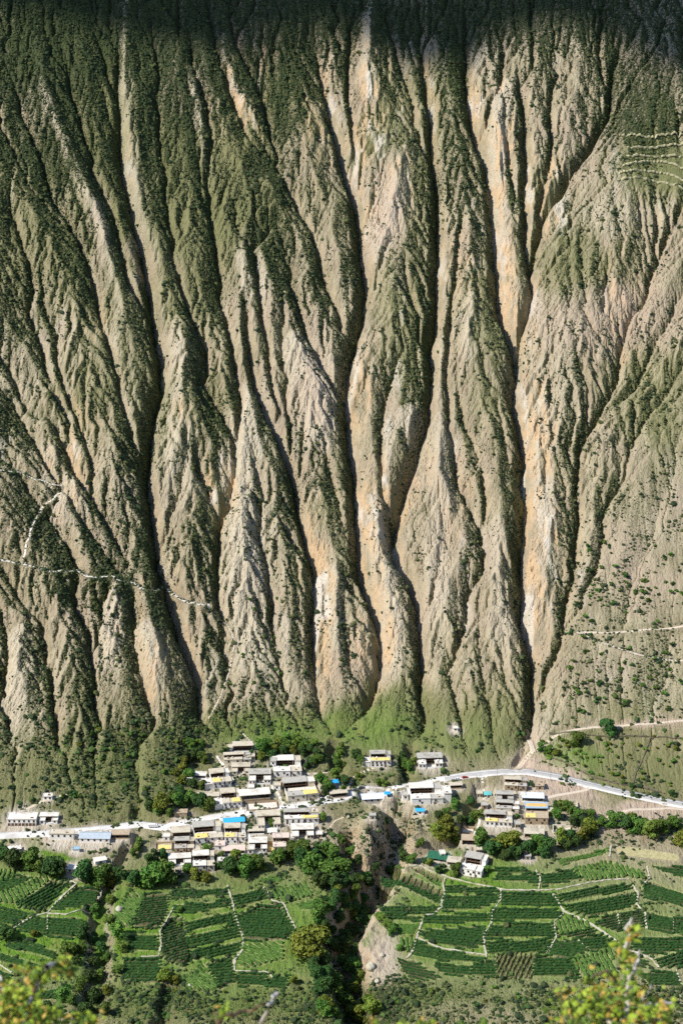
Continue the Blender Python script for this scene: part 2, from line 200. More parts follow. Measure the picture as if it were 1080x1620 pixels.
# brushes on the ground: (attribute, u, v, half width, half height, amount)
BRUSH = [
 ('veg',330,60,260,110,.5),('veg',60,150,130,200,.5),('veg',840,25,300,60,.45),('veg',560,20,200,40,.1),('veg',1010,170,80,80,.75),('veg',280,230,90,160,.35),('veg',440,180,50,150,.35),
 ('veg',720,250,45,200,.45),('veg',805,270,22,140,.4),('veg',865,240,25,60,.4),('veg',60,470,110,160,.12),('veg',130,330,90,160,.25),('veg',230,420,20,160,.3),
 ('veg',335,440,20,120,.2),('veg',430,330,40,160,.4),('veg',500,520,30,90,.3),('veg',655,420,30,130,.25),('veg',900,430,60,50,.35),('veg',740,640,22,120,.25),
 ('veg',735,830,22,110,.35),('veg',90,950,140,180,.2),('veg',70,820,110,110,.12),('veg',210,850,60,160,.3),('veg',300,960,90,90,.2),('veg',340,680,20,60,.4),
 ('veg',160,1230,180,75,.02),('veg',535,1020,22,90,.2),('veg',650,560,24,110,.25),('veg',900,620,30,120,.2),('veg',895,850,20,120,.3),('veg',430,900,60,90,.12),
 ('veg',470,760,20,120,.35),('veg',1040,640,50,200,.15),('veg',960,880,80,80,.25),('veg',950,1080,110,80,.1),('veg',990,900,110,120,.12),('veg',990,1070,120,60,.12),('veg',500,20,700,45,.2),('veg',640,500,200,300,.06),('veg',470,470,20,120,.2),('veg',560,420,14,120,.2),('veg',590,900,16,60,-.2),('veg',1000,1200,100,40,.05),('veg',60,60,60,60,.3),('veg',560,1580,700,40,.35),
 ('veg',220,1180,120,60,.12),('veg',400,1130,90,40,.3),('veg',620,1010,40,60,-.1),('veg',700,700,60,200,-.1),
 ('grs',60,330,120,130,.55),('grs',200,250,60,220,.6),('grs',300,340,70,160,.75),('grs',400,290,60,110,.75),('grs',150,560,120,130,.25),('grs',450,140,40,60,.5),
 ('grs',640,480,45,170,.6),('grs',760,560,40,140,.55),('grs',900,420,70,60,.6),('grs',1040,270,70,60,1.0),('grs',610,180,50,90,.45),('grs',690,200,50,150,.3),
 ('grs',430,1160,150,45,1.0),('grs',620,1140,60,60,.9),('grs',740,1150,90,60,.7),('grs',120,1240,200,80,.7),('mdw',190,1220,110,50,.15),('mdw',430,1150,120,34,.4),('mdw',600,1150,70,50,.32),('mdw',730,1165,70,40,.25),('mdw',895,1192,55,22,.75),('veg',590,1335,40,40,.35),('veg',650,1320,30,30,.3),('mdw',600,1160,80,30,.25),('mdw',440,1160,110,26,.25),('mdw',1040,268,60,40,.08),('grs',950,1190,150,70,.55),('grs',1040,640,60,110,.5),
 ('grs',1030,1230,80,50,.6),('grs',340,1250,100,60,.5),('grs',560,1230,120,60,.6),('grs',60,50,60,60,.6),('grs',160,160,60,90,.5),('grs',960,1060,120,100,.3),('grs',720,1290,60,50,.6),
 ('grs',1000,200,60,40,.5),('grs',540,720,30,200,.12),('grs',310,640,90,60,.25),
 ('orn',500,180,26,110,.7),('orn',590,130,26,120,.6),('orn',610,260,45,120,.8),('orn',790,240,18,130,.9),('orn',860,300,30,60,.8),('orn',745,180,16,90,.6),('orn',570,620,26,60,.5),
 ('orn',600,830,36,90,.9),('orn',500,960,26,140,.9),('orn',590,1000,34,110,.9),('orn',345,770,30,60,1.0),('orn',290,650,30,30,.6),('orn',700,780,60,80,.5),('orn',850,780,28,90,.9),
 ('orn',860,900,40,110,.7),('orn',375,150,30,100,.8),('orn',410,140,24,80,.7),('orn',200,240,16,40,.4),('orn',240,1010,50,100,.6),('orn',180,520,50,50,.3),('orn',600,1350,50,60,.8),
 ('orn',850,640,24,120,.5),('orn',980,500,50,80,.6),('orn',110,700,40,120,.45),('orn',640,500,20,60,.4),('orn',820,450,40,70,.5),('orn',680,130,14,110,.5),('orn',760,430,60,80,.3),
 ('pal',500,620,42,90,1.0),('pal',390,900,60,200,.8),('pal',610,330,30,80,.9),('pal',405,430,26,60,.9),('pal',280,700,40,110,.6),('pal',980,350,90,50,.5),('pal',560,1000,20,60,.3),
 ('pal',690,950,30,120,.5),('pal',860,600,50,120,.5),('pal',610,1000,30,110,.5),('pal',1000,1060,90,90,.6),('pal',20,1170,40,70,.9),('pal',170,1020,40,90,.5),('pal',60,560,110,130,.5),('pal',120,760,100,120,.35),('pal',60,1080,90,100,.4),('pal',230,620,60,120,.3),
 ('pal',860,1170,40,60,.8),('pal',612,1510,28,85,1.2),('mdw',604,1520,30,80,-1.0),('drt',850,1192,26,36,.9),('pal',862,1202,50,30,.9),('pal',760,90,40,40,.5),('pal',930,50,50,30,.5),('pal',1040,780,60,150,.35),('pal',640,620,50,130,.4),('pal',450,1060,60,70,.5),('pal',20,1335,70,18,.6),
 ('pal',90,1270,40,20,.8),('pal',215,620,20,80,.2),
 ('drt',870,1215,50,40,1.0),('drt',1010,1285,90,18,1.0),('drt',900,1250,60,18,.8),('drt',60,1322,140,16,.6),('drt',270,1300,40,14,.7),('drt',1000,1150,100,8,.6),('drt',640,390,16,120,.3),
 ('drt',500,620,36,70,.5),('drt',610,330,24,80,.6),('drt',940,500,120,60,.45),('drt',700,830,50,100,.3),('drt',980,880,60,60,.2),('drt',600,1490,26,60,.5),('drt',740,1606,140,14,.3),
 ('drt',215,420,12,80,.4),('drt',160,380,16,120,.35),
 ('mdw',560,1592,640,30,.15),('grs',560,1595,640,40,.5),('veg',700,1595,400,30,.2),('mdw',300,1480,330,100,1.0),('mdw',840,1460,270,100,1.0),('mdw',50,1440,120,110,.9),('mdw',720,1385,80,25,.7),
]
# ------------------------------------------------------------------ pixel <-> place
CP, SP = cos(PITCH), sin(PITCH)
def ray(u, v):
    """direction through pixel (u, v) of the 1080 x 1620 frame"""
    a, c = (np.asarray(u, float) - 540.0) / F, -(np.asarray(v, float) - 810.0) / F
    return a, CP + c * SP, -SP + c * CP
def project(x, y, z):
    dz = z - CAM_Z
    d = y * CP - dz * SP
    return 540 + F * x / d, 810 - F * (y * SP + dz * CP) / d

# ------------------------------------------------------------------ the lie of the land without its gullies
_f = np.array([(-300,1300),(0,1296),(140,1291),(225,1282),(262,1262),(300,1205),(350,1176),(430,1166),(520,1166),(600,1174),(690,1196),
               (770,1214),(830,1216),(870,1206),(960,1226),(1080,1258),(1400,1290)], float)
_px = np.array([(-400,900),(-30,655),(-4,643.4),(0.6,643.2),(3,641.6),(6,639.3),(10,635.5),(30,618),(700,-62),(760,-82),(800,-84),(850,-72),(985,-34.25),
                (1110,-18),(1200,0),(1260,12)], float)
def low(y):
    return np.interp(y, _px[:,0], _px[:,1])
# foot line of the mountain in place coordinates
def _foot():
    xs, ys = [], []
    for u, v in _f:
        a, b, c = ray(u, v)
        y = np.linspace(900, 1500, 6001)
        z = CAM_Z + c / b * y
        g = np.where(y > 1200, (y - 1200) * 0.2, low(y))
        k = np.argmax(z < g)
        ys.append(y[k]); xs.append(a / b * y[k])
    return np.array(xs), np.array(ys)
FX, FY = _foot()
_sl = np.array([(-40,.17),(0,.26),(25,.48),(70,.62),(200,.68),(400,.72),(600,.80),(900,.88),(1400,.9),(1500,.1),(3000,.0)])
_t = np.arange(-60, 4000, 1.0)
_s = np.interp(_t, _sl[:,0], _sl[:,1])
_ti = np.concatenate([[0], np.cumsum((_s[1:] + _s[:-1]) / 2)])
_ti -= np.interp(0, _t, _ti)
_fx = np.arange(-2000, 2001, 2.0)
_f0 = np.interp(_fx, FX, FY)
def _gs(a, sg):
    k = np.exp(-.5 * (np.arange(-4 * sg, 4 * sg + 1, 2) / sg) ** 2); k /= k.sum()
    return np.convolve(np.pad(a, len(k) // 2, 'edge'), k, 'valid')
_f1, _f2 = _gs(_f0, 36), _gs(_f0, 120)
def base(x, y):
    x, y = np.broadcast_arrays(np.asarray(x, float), np.asarray(y, float))
    fy = np.interp(x, FX, FY)
    t = y - fy
    w1 = 1 - np.exp(-np.maximum(t, 0) / 45); w2 = 1 - np.exp(-(np.maximum(t, 0) / 260) ** 1.5)
    fe = fy * (1 - w1) + np.interp(x, _fx, _f1) * w1
    fe = fe * (1 - w2) + np.interp(x, _fx, _f2) * w2
    t = np.where(t > 0, y - fe, t)
    lo = np.where(y > 1200, (y - 1200) * 0.2, low(y))
    f0 = np.where(fy > 1200, (fy - 1200) * 0.2, low(fy))
    f0 = np.where(fe > 1200, (fe - 1200) * 0.2, low(fe))
    return np.where(y > fy, np.maximum(f0 + np.interp(t, _t, _ti), lo), lo)
def footdist(x, y):
    return y - np.interp(x, FX, FY)
def hit(u, v, fn=None):
    """where the sight line through pixel (u, v) first meets the ground"""
    fn = fn or base
    a, b, c = ray(u, v)
    lo_, y = 900.0, None
    ys = np.arange(900, 2500, 2.0)
    g = fn(a / b * ys, ys) - (CAM_Z + c / b * ys)
    k = int(np.argmax(g > 0))
    if k == 0: k = 1
    y = ys[k-1] + 2.0 * (-g[k-1]) / (g[k] - g[k-1] + 1e-9)
    x = a / b * y
    return float(x), float(y), float(CAM_Z + c / b * y)

# ------------------------------------------------------------------ core grid, 1 m
X0, X1, Y0, Y1 = -400, 400, 930, 2010
gx = np.arange(X0, X1 + 1, 1.0); gy = np.arange(Y0, Y1 + 1, 1.0)
NX, NY = len(gx), len(gy)
GX, GY = np.meshgrid(gx, gy)
B = base(GX, GY)
T = footdist(GX, GY)

def noise(shape_x, shape_y, cell, seed, ay=1.0):
    """smooth value noise sampled on the core grid; ay stretches it along y"""
    r = np.random.default_rng(seed)
    nx, ny = int(NX / cell) + 4, int(NY / (cell * ay)) + 4
    g = r.random((ny, nx)) * 2 - 1
    fx = (shape_x - X0) / cell + 0.5; fy = (shape_y - Y0) / (cell * ay) + 0.5
    fx = np.clip(fx, 0, nx - 2.001); fy = np.clip(fy, 0, ny - 2.001)
    ix, iy = fx.astype(int), fy.astype(int)
    tx, ty = fx - ix, fy - iy
    tx = tx * tx * (3 - 2 * tx); ty = ty * ty * (3 - 2 * ty)
    return (g[iy, ix] * (1 - tx) + g[iy, ix+1] * tx) * (1 - ty) + (g[iy+1, ix] * (1 - tx) + g[iy+1, ix+1] * tx) * ty
def fbm(cell, seed, octv=4, ay=1.0, x=None, y=None, gain=.5):
    x = GX if x is None else x; y = GY if y is None else y
    s, a, n = 0, 1.0, 0
    for k in range(octv):
        s = s + a * noise(x, y, cell, seed + k * 17, ay); n += a; a *= gain; cell = max(cell / 2, 1.01)
    return s / n

# gullies: (rank, [(u, v), ...]) rank 1 = deep, 0 = slight
GUL = [
 (1.15,[(188,60),(186,130),(188,200),(196,262),(204,302),(214,345),(226,392),(232,432),(240,482),(248,530),(254,585),(243,630),(235,680),(231,740),(240,805),(245,870),(262,915),(278,965),(296,1015),(312,1090),(318,1130)]),
 (.75,[(243,40),(245,150),(250,205),(257,262),(262,312),(275,372),(285,430),(296,480),(322,540),(330,585),(322,600),(350,650),(372,700)]),
 (.75,[(300,60),(305,110),(315,145),(325,205),(331,262),(335,312),(340,362),(345,420),(350,472),(362,530),(371,582),(378,640),(373,690),(372,740),(366,778),(347,830),(345,870),(345,920),(352,990),(354,1060)]),
 (.7,[(15,120),(35,182),(50,222),(68,262),(85,312),(110,352),(126,382),(140,422),(155,472),(165,520),(180,562),(188,602),(195,650),(200,682),(218,722),(234,760)]),
 (.5,[(95,90),(128,200),(163,300),(185,372),(200,432),(222,515),(243,575)]),
 (.45,[(150,50),(165,95),(180,145),(188,200)]),
 (.45,[(155,130),(172,200),(190,245)]),
 (.75,[(-20,545),(10,575),(30,612),(55,646),(85,662),(105,702),(118,738),(145,772),(170,815),(190,852)]),
 (.75,[(-20,590),(15,615),(45,660),(62,705),(80,745),(103,772),(122,806),(148,838),(170,868),(190,895)]),
 (.6,[(0,730),(45,775),(85,820),(105,856),(125,896),(118,950),(142,1000),(152,1052),(155,1110),(165,1150)]),
 (.65,[(-10,880),(30,950),(64,980),(75,1032),(80,1090),(92,1138),(100,1180)]),
 (.6,[(-20,930),(0,965),(9,1022),(11,1100),(20,1150)]),
 (.55,[(205,915),(205,1000),(213,1046),(228,1092),(242,1140),(217,1180),(212,1212),(219,1245),(220,1268)]),
 (.5,[(170,900),(160,960),(170,1040),(160,1100),(150,1180),(148,1225)]),
 (1.2,[(500,80),(515,140),(532,205),(545,255),(562,300),(568,350),(573,400),(576,460),(570,490),(560,522),(550,562),(545,605),(550,655),(556,705),(560,762),(563,820),(567,880),(575,915),(592,948),(600,982),(602,1022),(595,1062),(585,1092),(570,1120),(550,1146),(530,1168)]),
 (1.1,[(662,60),(672,130),(680,182),(682,222),(688,262),(691,322),(692,382),(690,440),(688,502),(683,560),(681,602),(676,645),(657,705),(640,748),(630,790),(618,838),(627,872),(650,902),(661,942),(665,1000),(667,1032),(664,1075),(672,1112),(668,1146),(650,1172)]),
 (.6,[(632,560),(618,600),(608,655),(604,705),(602,760),(612,815),(618,838)]),
 (.7,[(735,330),(725,400),(718,452),(714,502),(712,552),(708,590),(711,622),(709,662),(718,712),(722,752),(737,786),(756,822),(765,852),(761,892),(742,930),(737,978),(728,1012),(714,1050),(713,1080),(725,1116),(732,1150)]),
 (.6,[(722,560),(727,620),(732,655),(746,692),(760,742),(765,782),(764,840)]),
 (.3,[(755,900),(758,945),(760,992),(762,1040),(768,1085),(778,1130),(782,1165)]),
 (1.15,[(735,40),(735,100),(741,145),(748,195),(768,240),(777,282),(781,330),(783,382),(786,440),(794,492),(812,530),(816,562),(812,616),(822,662),(825,725),(830,772),(825,832),(825,900),(823,955),(838,995),(842,1050),(842,1112),(835,1160),(828,1195)]),
 (.85,[(826,130),(830,225),(828,300),(831,360),(838,402),(842,452),(830,492),(816,540)]),
 (.85,[(985,60),(965,130),(962,170),(940,205),(925,235),(900,266),(888,296),(862,328),(848,372),(840,410)]),
 (.7,[(880,120),(870,190),(868,250),(862,300),(850,350)]),
 (.55,[(800,60),(790,150),(800,230),(818,300),(829,350)]),
 (.8,[(1090,310),(1060,362),(1035,418),(1020,466),(992,502),(976,545),(968,600),(950,642),(935,672),(920,702),(910,752),(906,830),(903,905),(888,952),(883,1010),(866,1050),(862,1120),(850,1160)]),
 (.6,[(1090,440),(1045,520),(1015,566),(1000,606),(962,640),(940,665)]),
 (.55,[(1090,560),(1050,620),(1025,652),(997,712),(990,752),(965,786),(950,852),(942,892),(915,940)]),
 (.3,[(1070,700),(1047,785),(1025,850),(1005,900),(993,950),(992,985)]),
 (.3,[(1060,1000),(1055,1055),(1036,1090),(1033,1132)]),
 (.25,[(985,1060),(975,1110),(968,1140)]),
 (.25,[(1030,1165),(1020,1190),(1005,1225)]),
 (.8,[(330,20),(350,100),(370,175),(402,208),(434,250),(450,282),(468,312),(482,345),(496,382),(515,440),(538,482),(552,540)]),
 (.6,[(362,30),(385,90),(402,125),(416,172),(432,225),(448,270)]),
 (.8,[(375,350),(395,395),(440,352),(455,412),(475,482),(498,545),(520,588),(545,640)]),
 (.85,[(385,480),(395,552),(405,612),(425,655),(447,702),(465,752),(472,802),(482,848),(495,882),(495,928),(492,982),(496,1032),(498,1078),(506,1122),(520,1150)]),
 (.5,[(445,450),(452,512),(447,565),(450,632),(456,700),(468,762)]),
 (.4,[(515,690),(528,760),(542,830),(560,890)]),
 (.5,[(560,20),(548,70),(545,125),(550,182),(558,250)]),
 (.5,[(615,20),(628,70),(640,125),(655,180),(672,240),(684,300)]),
 (.4,[(590,330),(620,380),(600,440),(580,490)]),
 (.4,[(640,420),(660,500),(655,560),(665,620),(672,660)]),
 (.5,[(300,690),(310,740),(330,780),(345,815)]),
 (.4,[(275,620),(290,700),(285,770),(265,850),(262,910)]),
 (.35,[(395,700),(415,790),(410,860),(430,950),(440,1050),(455,1110)]),
 (.45,[(60,420),(90,520),(100,600),(130,680),(150,740)]),
 (.4,[(20,330),(45,420),(60,520),(85,600),(110,660)]),
 (.4,[(410,380),(405,440),(420,520),(425,600),(440,650)]),
 (.3,[(540,930),(545,1000),(555,1060),(560,1100)]),
 (.3,[(800,560),(790,650),(800,730),(815,800)]),
 (.35,[(640,830),(690,790),(700,860),(690,930),(668,990)]),
 (.3,[(800,880),(805,960),(800,1040),(815,1110)]),
]
# ravines cut into the valley floor: (depth m, half width m, wall steepness, [(u, v), ...])
RAV = [
 (24, 13, [(628,1268),(627,1292),(619,1318),(610,1360),(590,1400),(568,1424),(556,1446),(540,1470),(534,1490),(548,1512),(552,1540),(560,1575),(570,1625),(575,1660)]),
 (7, 5, [(530,1168),(524,1190),(535,1215),(560,1240),(590,1262),(622,1280)]),
 (7, 5, [(650,1172),(640,1200),(638,1235),(630,1268)]),
 (12, 6, [(548,1310),(552,1340),(575,1385),(585,1405)]),
 (6, 5, [(828,1195),(826,1214)]),
 (6, 5, [(220,1268),(216,1300),(208,1330),(196,1352),(178,1385),(160,1412)]),
 (6.5, 8, [(160,1412),(154,1440),(156,1480),(157,1520),(150,1560),(140,1600),(138,1650)]),
 (6, 5, [(275,1555),(262,1580),(250,1630)]),
 (7, 6, [(765,1240),(752,1272),(738,1300),(722,1325),(690,1340),(640,1352),(612,1362)]),
]
def worldline(pts, fn=None):
    return np.array([hit(u, v, fn)[:2] for u, v in pts])
def densify(P, step=6.0, wob=0.0, seed=0):
    r = np.random.default_rng(seed)
    out = [P[0]]
    for a, b in zip(P[:-1], P[1:]):
        n = max(1, int(np.hypot(*(b - a)) / step))
        for k in range(1, n + 1):
            p = a + (b - a) * k / n
            if k < n and wob: p = p + r.normal(0, wob, 2)
            out.append(p)
    return np.array(out)
def rough(P, seed):
    r = np.random.default_rng(seed)
    P = densify(P, 16.0, 1.5, seed)
    return densify(P, 5.0, .6, seed + 1)
def stamp_dist(P, reach):
    """distance of every core grid node to polyline P, inf beyond reach; and the fraction along"""
    D = np.full((NY, NX), 1e9, np.float32); S = np.zeros((NY, NX), np.float32)
    L = np.concatenate([[0], np.cumsum(np.hypot(*(P[1:] - P[:-1]).T))]); Lt = L[-1] + 1e-6
    for k, (a, b) in enumerate(zip(P[:-1], P[1:])):
        i0 = max(0, int(min(a[0], b[0]) - reach - X0)); i1 = min(NX, int(max(a[0], b[0]) + reach - X0) + 2)
        j0 = max(0, int(min(a[1], b[1]) - reach - Y0)); j1 = min(NY, int(max(a[1], b[1]) + reach - Y0) + 2)
        if i0 >= i1 or j0 >= j1: continue
        x, y = GX[j0:j1, i0:i1], GY[j0:j1, i0:i1]
        d = b - a; l2 = d @ d + 1e-9
        t = np.clip(((x - a[0]) * d[0] + (y - a[1]) * d[1]) / l2, 0, 1)
        q = np.hypot(x - a[0] - t * d[0], y - a[1] - t * d[1])
        w = D[j0:j1, i0:i1]; m = q < w
        w[m] = q[m]; S[j0:j1, i0:i1][m] = ((L[k] + t * (L[k+1] - L[k])) / Lt)[m]
    return D, S

def blur(a, n=1):
    for _ in range(n):
        p = np.pad(a, 1, 'edge')
        a = (p[:-2,1:-1] + p[2:,1:-1] + p[1:-1,:-2] + p[1:-1,2:] + 4 * p[1:-1,1:-1]) / 8
    return a

# ridges rise between the gullies
RIDGE = np.full((NY, NX), 30.0, np.float32)
GMIN = np.full((NY, NX), 99.0, np.float32)
QS = GY.copy() * -1.0; QD = np.full((NY, NX), 30.0)
for gi, (rank, pts) in enumerate(GUL):
    P = rough(worldline(pts), 100 + gi)
    D, S = stamp_dist(P, 70)
    D = D.astype(float)
    start = np.clip(1 - S / .22, 0, 1)
    off = (1 - rank) * 7.5 + start * 5
    w = 1.5
    prof = np.where(D < 5, D * .85, 4.25 + (D - 5) * .5)
    _L = np.hypot(*(P[1:] - P[:-1]).T).sum()
    _m = (off + prof) < RIDGE; QS[_m] = (S * _L)[_m] + gi * 37.3; QD[_m] = D[_m]
    RIDGE = np.minimum(RIDGE, off + prof)
    GMIN = np.minimum(GMIN, D + (1 - rank) * 8)
_wx = np.clip(GX - X0 + 5 * fbm(30, 45, 3, 1.6), 0, NX - 1).astype(int)
RIDGE = RIDGE[np.arange(NY)[:, None], _wx] * (1 + .55 * fbm(30, 41, 3, 1.8))
RIDGE = 22 * np.tanh(RIDGE / 22)
amp = np.interp(T, [-10, 0, 30, 120, 4000], [0, .12, .5, 1.0, 1.0]) * np.interp(GY, [0, 1650, 1900, 2200], [1, 1, .8, .6])
# broad open slope at the lower right keeps only its rills
u_, v_ = project(GX, GY, B)
openr = 1 / (1 + np.exp(-(u_ - (900 + np.clip(1000 - v_, 0, 600) * .33)) / 14)) * (1 / (1 + np.exp(-(v_ - 620) / 60)))
bench = np.exp(-((u_ - 1085) / 90) ** 4 - ((v_ - 262) / 48) ** 4)
openl = (1 / (1 + np.exp((u_ - 335) / 10))) * (1 / (1 + np.exp(-(v_ - 1175) / 14)))
spur = np.exp(-((u_ - 640) / 230) ** 4 - ((v_ - 1170) / 42) ** 4)
smooth_ = np.clip(openr + .85 * openl + .6 * spur, 0, 1)
amp = amp * (1 - .8 * openr) * (1 - .45 * openl) * (1 - .97 * bench)
H = B + amp * (RIDGE - 8) * (T > -10)
H += np.where(T > 0, np.minimum(T / 30, 1), 0) * (1 - .8 * smooth_) * (1 - .95 * bench) * (4.5 * fbm(46, 11, 3, 1.8) + 2.3 * fbm(13, 31, 3, 4.5) + 1.0 * fbm(5.5, 37, 2, 3.6) + .3 * RNG.normal(size=H.shape))
H = np.where(T > 0, np.maximum(H, B - 9 * amp), H)
for gi, (rank, pts) in enumerate(GUL):
    if rank > .8:
        D, S = stamp_dist(rough(worldline(pts), 100 + gi), 12)
        big = 1 + max(rank - .85, 0) * 2.0
        H -= 8 * big * np.clip(1 - D / (4.6 * big * (1 + .55 * fbm(6, 63, 2, .7))), 0, 1) * np.clip(S / .15, 0, 1) * np.clip(amp, 0, 1) * np.clip((T - 5) / 30, 0, 1)

CRESTW = np.zeros((NY, NX))
for ci, (hh_, ww_, pp_, pts) in enumerate(CRESTS):
    D, S = stamp_dist(densify(worldline(pts), 6.0, .8, 400 + ci), ww_ * 1.3)
    D = np.minimum(D, 1e3).astype(float) * (1 + .3 * fbm(14, 97, 2))
    w_ = np.clip(1 - D / ww_, 0, 1) * np.clip(S / .2, 0, 1) ** .5 * np.clip((1 - S) / .3, 0, 1)
    H += hh_ * 1.15 * w_ * np.clip(T / 40, 0, 1); CRESTW = np.maximum(CRESTW, w_ ** .6 * pp_)
# side rills that run down both flanks into their gully
def tri(q): return np.abs(2 * (q - np.floor(q)) - 1) - .5
_win = np.clip((QD - 1.0) / 5, 0, 1) * np.clip((46 - QD) / 22, 0, 1)
_q = QS + 2.1 * QD + 20 * fbm(24, 47, 3)
_am = np.clip(.42 + 2.2 * fbm(40, 49, 2, 1.5), .06, 1.15)
H += (T > 3) * np.clip(T / 50, 0, 1) * (1 - .9 * smooth_) * (1 - .95 * bench) * _win * (_am * (2.6 * tri(_q / 33.0) + 2.0 * tri(_q / 18.0 + .7 * fbm(30, 55, 2))) + 1.0 * _am * tri(_q / 8.3 + 1.8 * fbm(18, 53, 2)))
def erode(H, iters, k, m=.5, smax=1.7, diff=.02):
    j0 = int(max(0, FY.min() - Y0 - 5))
    idx = np.arange(NX)
    act = (T > 3)
    for it in range(iters):
        prev = H.copy()
        if it % 3 == 0:
            rcv = np.zeros((NY, NX), np.int32); dst = np.ones((NY, NX))
            for j in range(j0, NY):
                lowr = np.pad(H[j-1], 2, 'edge')
                best = np.full(NX, -1e9); bi = np.zeros(NX, int); bd = np.ones(NX)
                for q, dd in ((2, 1.0), (1, 1.414), (3, 1.414), (0, 2.236), (4, 2.236)):
                    s = (H[j] - lowr[q:q+NX]) / dd
                    mm = s > best
                    best = np.where(mm, s, best); bi = np.where(mm, q - 2, bi); bd = np.where(mm, dd, bd)
                rcv[j] = np.clip(idx + bi, 0, NX - 1); dst[j] = bd
            A = np.ones((NY, NX))
            for j in range(NY - 1, j0, -1):
                A[j-1] += np.bincount(rcv[j], weights=A[j], minlength=NX)
            CC = k * np.minimum(A, 6000) ** m / dst * (1 - .88 * smooth_)
        for j in range(j0, NY):
            hr = H[j-1][rcv[j]]
            n = (H[j] + CC[j] * hr) / (1 + CC[j])
            H[j] = np.where(act[j] & (hr < H[j]), n, H[j])
        # over-steep flanks crumble
        for _ in range(2):
            for ax in (0, 1):
                dH = np.diff(H, axis=ax)
                ex = np.sign(dH) * np.maximum(np.abs(dH) - smax, 0) * .25
                if ax == 1: H[:, :-1] += ex; H[:, 1:] -= ex
                else: H[:-1] += ex; H[1:] -= ex
        H = H + diff * (blur(H) - H) * 4
        los = (prev - H).mean(axis=1)
        los = np.convolve(np.pad(los, 20, 'edge'), np.ones(41) / 41, 'valid')
        H += np.where(act, los[:, None], 0) * np.clip(T / 60, 0, 1)
    return H, A
H, ACC = erode(H, 20, .013, .5, 2.5, .011)
_up = np.clip(T / 30, 0, 1) * (1 - .8 * smooth_) * (1 - .95 * bench)
H += (.7 * fbm(5, 43, 2, 3.6) + .15 * RNG.normal(size=H.shape)) * _up
_pre = H.copy(); H, ACC = erode(H, 7, .016, .46, 2.1, .006)
H = H * (1 - bench) + blur(_pre, 30) * bench
# jagged ribs on the steep gully flanks
_gy, _gx = np.gradient(blur(H, 2)); _st = np.clip((np.hypot(_gx, _gy) - .9) / .7, 0, 1) * (T > 5) * (1 - smooth_)
_rb = np.abs(fbm(6, 65, 2, 2.2)) ; _rb2 = np.abs(fbm(3.2, 67, 1, 2.6))
H += _st * (2.2 * (.28 - _rb) + 1.1 * (.3 - _rb2))
_u, _v = u_ + 12 * fbm(22, 83, 2), v_ + 20 * fbm(26, 93, 2)
CRAG = sum(am * np.exp(-(((_u - u) / ru) ** 2 + ((_v - v) / rv) ** 2) ** 1.4) for key, u, v, ru, rv, am in BRUSH if key == 'orn' and v < 1200)
CRAG = np.clip(CRAG * 1.2, 0, 1) * (T > 10) * np.clip(.75 + 2.5 * fbm(20, 94, 2, 1.5), 0, 1)
H += CRAG * (7.0 * (.26 - np.abs(fbm(8, 95, 2, 2.6))) + 3.4 * (.28 - np.abs(fbm(3.6, 96, 1, 2.4))))
